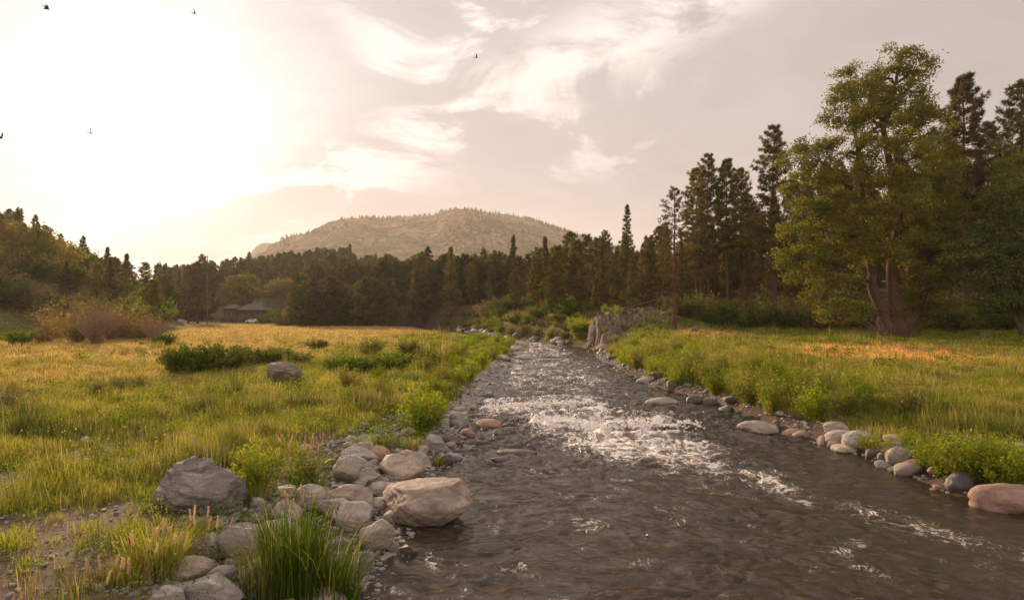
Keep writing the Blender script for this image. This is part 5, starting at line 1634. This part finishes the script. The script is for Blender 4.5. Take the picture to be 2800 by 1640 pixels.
def hip(cx_, cy_, z0, w, dpt, h, rdg):
    mb_ = MB()
    V = [(cx_ - w / 2, cy_ - dpt / 2, z0), (cx_ + w / 2, cy_ - dpt / 2, z0), (cx_ + w / 2, cy_ + dpt / 2, z0), (cx_ - w / 2, cy_ + dpt / 2, z0), (cx_ - rdg / 2, cy_, z0 + h), (cx_ + rdg / 2, cy_, z0 + h),
         (cx_ - w / 2, cy_ - dpt / 2, z0 - .25), (cx_ + w / 2, cy_ - dpt / 2, z0 - .25), (cx_ + w / 2, cy_ + dpt / 2, z0 - .25), (cx_ - w / 2, cy_ + dpt / 2, z0 - .25)]
    mb_.add(V, [[1, 2, 5], [3, 0, 4]], [[0, 1, 5, 4], [2, 3, 4, 5], [6, 7, 1, 0], [7, 8, 2, 1], [8, 9, 3, 2], [9, 6, 0, 3], [9, 8, 7, 6]])
    return mb_


hip(-5.2, 0, 5.75, 6.0, 7.4, 1.4, 2.5).build('left_wing_roof', M_roof, house)
rf = hip(3.2, -0.5, 5.15, 10.4, 9.0, 2.3, 4.5).build('main_roof', M_roof, house)
mb = MB(); box(mb, (5.2, 0.3, 7.2), (0.8, 0.8, 1.9)); mb.build('chimney', M_trim, rf)
for (x_, z_, w_, h_, y_) in [(1.2, 3.4, 1.2, 1.3, -4.0), (3.6, 3.4, 1.6, 1.3, -4.0), (5.9, 3.4, 1.0, 1.3, -4.0), (-5.6, 3.6, 1.1, 1.3, -3.0), (2.2, 1.0, 1.5, 1.6, -4.0)]:
    mb = MB(); box(mb, (x_, y_ - 0.06, z_), (w_ + 0.3, 0.12, h_ + 0.3)); wf_ = mb.build('window', M_trim, house)
    mb = MB(); box(mb, (x_, y_ - 0.14, z_), (w_, 0.05, h_)); mb.build('pane', M_glass, wf_)
mb = MB(); box(mb, (3.2, -4.9, 2.45), (8.2, 1.6, 0.2)); box(mb, (3.2, -5.65, 3.35), (8.2, 0.08, 0.12))
for i in range(9): box(mb, (-0.8 + i, -5.65, 2.95), (0.1, 0.06, 0.8))
for i in range(3): box(mb, (-0.8 + i * 4, -5.55, 1.2), (0.2, 0.2, 2.4))
mb.build('balcony', M_board, house)
mb = MB(); box(mb, (5.2, -4.05, 1.05), (1.1, 0.1, 2.1)); dr_ = mb.build('door', M_trim, house)


def car(name, label, x, y, z, L, paint, rz, h=1.5):
    e = empty(name, (x, y, z), rz)
    tag(e, label, 'car')
    hw = 0.9
    prof = [(-L / 2, 0.35), (-L / 2, 0.75), (-L / 2 + 0.3, 0.92), (-L * 0.28, 1.0), (-L * 0.15, h), (L * 0.22, h), (L * 0.36, 1.02), (L / 2 - 0.1, 0.92), (L / 2, 0.7), (L / 2, 0.35)]
    n_ = len(prof)
    V = [(a, -hw * (0.82 if b_ > 1.1 else 1), b_) for a, b_ in prof] + [(a, hw * (0.82 if b_ > 1.1 else 1), b_) for a, b_ in prof]
    q = [[i, (i + 1) % n_, (i + 1) % n_ + n_, i + n_] for i in range(n_)]
    tri = [[0, i + 1, i] for i in range(1, n_ - 1)] + [[n_, n_ + i, n_ + i + 1] for i in range(1, n_ - 1)]
    mb_ = MB(); mb_.add(V, tri, q); mb_.build('body', paint, e)
    for s_ in (-1, 1):
        mb_ = MB(); box(mb_, (L * 0.035, s_ * (hw * 0.9), 1.2), (L * 0.40, 0.06, 0.32)); mb_.build('window', M_glass, e)
        for a in (-L * 0.31, L * 0.31):
            mb_ = MB(); tube(mb_, [(a, s_ * 0.72, 0.34), (a, s_ * 0.93, 0.34)], 0.34, 14); mb_.build('wheel', M_tyre, e)


Dcar = 236.0
car('parked_car', 'white car parked in front of the log house', wx(690, Dcar), Dcar, H1(wx(690, Dcar), Dcar) + 0.05, 4.4, M_carw, 0.15)
Dc2 = 188.0
car('parked_car', 'silver-grey car standing low at the far edge of the golden meadow', wx(908, Dc2), Dc2, H1(wx(908, Dc2), Dc2), 3.9, M_carg, 0.1)
# utility pole
Dp = 190.0
pz = H1(wx(567, Dp), Dp)
pole = empty('utility_pole', (wx(567, Dp), Dp, pz)); tag(pole, 'tall thin wooden utility pole above the trees left of the log house', 'utility pole')
mb = MB(); tube(mb, [(0, 0, -0.5), (0, 0, 10), (0.05, 0, wz(698, Dp) - pz)], [0.17, 0.14, 0.09], 8); mb.build('shaft', M_pole, pole)
mb = MB(); box(mb, (0, 0.15, wz(716, Dp) - pz), (1.3, 0.12, 0.14)); mb.build('crossarm', M_pole, pole)
# board on posts left of the house
Db = 235.0
bz_ = H1(wx(590, Db), Db)
bd = empty('notice_board', (wx(590, Db), Db, bz_)); tag(bd, 'weathered brown board on posts left of the log house', 'board')
mb = MB(); box(mb, (0, 0, 2.7), (3.6, 0.15, 1.5)); mb.build('panel', M_board, bd)
for s_ in (-1.5, 0, 1.5):
    mb = MB(); box(mb, (s_, 0.2, 1.6), (0.22, 0.2, 3.3)); mb.build('post', M_pole, bd)
# gravel track
tk = MB()
cl_ = [(-148, 224), (-128, 222), (-112, 226), (-101, 234), (-92, 238)]
V = []
for i, (a, b_) in enumerate(cl_):
    for s_ in (-1, 1):
        V.append((a, b_ + s_ * (4.5 if i < 3 else 3), H1(a, b_) + 0.22))
q = [[2 * i, 2 * i + 2, 2 * i + 3, 2 * i + 1] for i in range(len(cl_) - 1)]
tk.add(V, None, q)
tag(tk.build('gravel_road', M_gravel), 'pale gravel track leading to the log house', 'road', None, 'structure')
# fallen log leaning by the far trees
def log(px, D, L_, rad, tilt, label):
    x_ = wx(px, D); mb_ = MB()
    s_ = np.linspace(0, 1, 6)[:, None]
    P = np.array([1, 0, 0]) * (s_ - 0.5) * L_ * math.cos(tilt) + np.array([0, 0, 1]) * (s_ * L_ * math.sin(tilt))
    tube(mb_, P, np.linspace(rad, rad * 0.5, 6), 7)
    o = mb_.build('fallen_log', M_bark_grey); o.location = (x_, D, H1(x_, D) + 0.2)
    tag(o, label, 'log')


log(1755, 82.5, 6.5, 0.09, 0.25, 'thin dead trunk leaning across the crest of the rock outcrop')
log(845, 205, 5.5, 0.16, -0.7, 'pale dead trunk leaning among the bushes at the far meadow edge')

for px, D, sc, lab in [(668, 238, 2.6, 'dark bush between the two wings of the log house'), (732, 236, 3.0, 'dark bush against the right end of the log house'), (715, 228, 1.6, 'low bush right of the white parked car'), (745, 232, 2.4, 'bush just right of the log house'), (612, 240, 1.8, 'bush left of the log house by the board'), (640, 236, 1.5, 'low bush below the left wing of the log house')]:
    shrub(wx(px, D), D, sc, SHRUB_DARK, 'bush', lab, 'bushes round the log house', 'bush')

# ------------------------------------------------------------------ birds
def bird(px, py, D, span, yaw, roll, up, label, pitch=0.0):
    mb_ = MB()
    # body: spindle along +x, wings swept back, forked tail, one continuous surface
    xs_ = np.array([-0.30, -0.16, -0.04, 0.10, 0.20, 0.26]); rs = np.array([0.012, 0.045, 0.062, 0.055, 0.035, 0.006])
    k_ = 8; th = np.arange(k_) / k_ * 2 * math.pi
    V = np.stack([np.repeat(xs_, k_), (rs[:, None] * np.cos(th)).ravel(), (rs[:, None] * np.sin(th)).ravel()], 1)
    i_ = np.arange(len(xs_) - 1)[:, None] * k_; j_ = np.arange(k_)[None]
    q = np.stack([i_ + j_, i_ + (j_ + 1) % k_, i_ + k_ + (j_ + 1) % k_, i_ + k_ + j_], -1).reshape(-1, 4)
    mb_.add(V, None, q)
    for s_ in (-1, 1):
        W_ = []
        for f_, xf, xb, zz_ in [(0.05, 0.12, -0.10, 0.03), (0.30, 0.13, -0.10, up * 0.22), (0.55, 0.04, -0.14, up * 0.40), (0.80, -0.12, -0.22, up * 0.50), (1.0, -0.30, -0.33, up * 0.55)]:
            W_ += [(xf, s_ * f_ * 0.55, zz_ + 0.008), (xb, s_ * f_ * 0.55, zz_), (xf * 0.5 + xb * 0.5, s_ * f_ * 0.55, zz_ - 0.012)]
        qq = []
        for a in range(4):
            b0 = a * 3
            qq += [[b0, b0 + 1, b0 + 4, b0 + 3], [b0 + 1, b0 + 2, b0 + 5, b0 + 4], [b0 + 2, b0, b0 + 3, b0 + 5]]
        mb_.add(W_, None, qq)
        mb_.add([(-0.26, 0, 0.015), (-0.26, s_ * 0.03, 0), (-0.52, s_ * 0.11, 0), (-0.36, s_ * 0.01, 0.004)], None, [[0, 1, 2, 3]])
    o = mb_.build('swallow', M_bird)
    o.scale = (span * 1.5,) * 3
    o.location = (wx(px, D), D, wz(py, D))
    o.rotation_euler = (roll, pitch, yaw)
    tag(o, label, 'bird', 'swallows in the sky')


bird(128, 25, 30, 0.36, 0.3, 0.5, 0.55, 'dark swallow with spread wings at the top left corner of the sky')
bird(533, 38, 34, 0.26, -0.5, 0.9, 0.9, 'dark swallow near the top edge, second from the left')
bird(1303, 158, 40, 0.24, 0.4, -0.5, 0.8, 'small dark swallow high above the mountain')
bird(249, 365, 34, 0.30, -0.6, 0.7, 1.1, 'swallow with raised wings in front of the bright glow')
bird(2, 378, 28, 0.34, -0.2, 0.3, 0.8, 'swallow cut by the left edge of the sky')
bird(121, 609, 60, 0.26, 0.0, 0.4, 0.3, 'tiny swallow low above the left hill')

# droplets and froth thrown up at the two ledges
rng = np.random.default_rng(15)
Vi, Fi = ico(1)
n = 2600
xs_ = np.concatenate([rng.uniform(-1.4, 4.6, n // 2), rng.uniform(0.8, 7.2, n // 2)])
wa = 0.45 * fbm(xs_ * 0.5, 28 * 0.35 + 0 * xs_, 3, 41)
ys_ = np.where(np.arange(n) < n // 2, 31.0 + 0.25 * xs_ - wa, 26.1 - 0.05 * xs_ - wa) - 0.6 + rng.normal(size=n) * 0.22
zs_ = waves(xs_, ys_) + np.abs(rng.normal(size=n)) * 0.10 * (0.4 + sst(0.0, 0.4, fbm(xs_ * 0.9, 0 * xs_ + 3, 3, 99)))
sz = rng.uniform(0.008, 0.035, n)
sp = MB()
sp.add((Vi[None] * sz[:, None, None] * rng.uniform(0.6, 1.6, (n, 1, 3)) + np.stack([xs_, ys_, zs_], 1)[:, None]).reshape(-1, 3), (np.arange(n)[:, None, None] * len(Vi) + Fi[None]).reshape(-1, 3))
m_, t = new_mat('froth')
b = t.n('ShaderNodeBsdfPrincipled', Base__Color=(0.85, 0.78, 0.7, 1), Roughness=0.4)
o = t.n('ShaderNodeOutputMaterial'); t.link(b.outputs[0], o.inputs[0])
tag(sp.build('spray', m_, smooth=True), 'white spray and froth thrown up at the rapids', 'spray', None, 'stuff')


# number the look-alikes that the picture tells apart only by their place
def number_group(group, start, phrase):
    os_ = [o_ for o_ in COL.objects if o_.parent is None and o_.get('group') == group and str(o_.get('label', '')).startswith(start)]
    os_.sort(key=lambda o_: o_.location.x / max(o_.location.y, 1))
    for i_, o_ in enumerate(os_[:199]):
        o_['label'] = phrase.replace('Nth', ordw(i_ + 1))


number_group('understory bushes below the right forest', 'dark leafy', 'shaded leafy bush, Nth from the left along the foot of the right forest')
number_group(G_R, 'dark pine in', 'front-row pine of the right forest, Nth from the left among the fillers')
number_group('bushes on the left slope', 'scattered', 'olive bush on the grassy left slope, Nth from the left')
number_group('bushes on the far bank at the bend', 'bush on', 'bush on the far bank beyond the river bend, Nth from the left')
number_group('willow shrubs on the lower right bank', 'yellow-green leafy', 'leafy yellow-green willow near the lower right corner, Nth from the left')
number_group('willow shrubs on the lower right bank', 'yellow-green willow', 'yellow-green willow among the right bank cobbles, Nth from the left')
number_group(G_DK, 'dark green low shrub in the patch between', 'dark low shrub between meadow boulder and river, Nth from the left')
number_group(G_DK, 'dark green low shrub in the patch left', 'dark low shrub left of the meadow boulder, Nth from the left')
number_group(G_DK, 'dark green low shrub just', 'dark low shrub just behind the meadow boulder, Nth from the left')
number_group('bushes along the far meadow edge', 'bush along', 'bush on the far edge of the golden meadow, Nth from the left')
number_group('pines on the left hillside', 'shaded pine', 'shaded pine on the backlit left slope, Nth from the left')
number_group('bushes along the edge of the far bank', 'low bush', 'low bush at the very edge of the far bank, Nth from the left')
number_group('filler stones of the left bank', 'angular', 'angular pale stone of the left bank pile, Nth from the left')
number_group('conifers packed behind the meadow and the river head', 'dark conifer', 'dark conifer packed behind the river head, Nth from the left in that row')
number_group('cobbles along the upper left bank', 'dark cobble', 'dark cobble in the stone line of the upper left bank, Nth from the left')
number_group('cobbles along the right waterline', 'dark cobble', 'dark cobble at the right waterline below the willows, Nth from the left')
number_group('loose cobbles near the left waterline', 'small loose', 'small loose cobble at the near left waterline, Nth from the left')
number_group('cobbles of the lower right waterline', 'small cobble', 'small cobble at the lower right waterline, Nth from the left')
number_group('scrub on the outcrop', 'tuft', 'scrub in a crack of the rock outcrop, Nth from the left')
number_group('rounded bushes in the left meadow', 'soft', 'soft grey-green rounded bush in the left meadow, Nth from the left')
number_group('rounded bushes in the left meadow', 'dark', 'dark rounded bush at the left edge, Nth from the left')
number_group('loose blocks on the outcrop', 'loose', 'loose block on the rock outcrop, Nth from the left')
number_group('rocks on the far bank at the bend', 'rock on', 'rock on the far bank at the bend, Nth from the left')

# ------------------------------------------------------------------ haze
mb = MB(); box(mb, (0, 1550, 212), (6300, 3900, 436))
hz = mb.mesh('haze', None) if False else None
m, t = new_mat('haze_air')
pv = t.n('ShaderNodeVolumePrincipled', Color=(1.0, 0.89, 0.81, 1), Density=HAZE_DENSITY, Anisotropy=0.3)
o = t.n('ShaderNodeOutputMaterial'); t.link(pv.outputs[0], o.inputs['Volume'])
hz = mb.build('haze', m)
tag(hz, 'thin warm haze filling the valley', 'haze', None, 'stuff')
print('pines', NPINE[0], 'objects', len(bpy.data.objects))
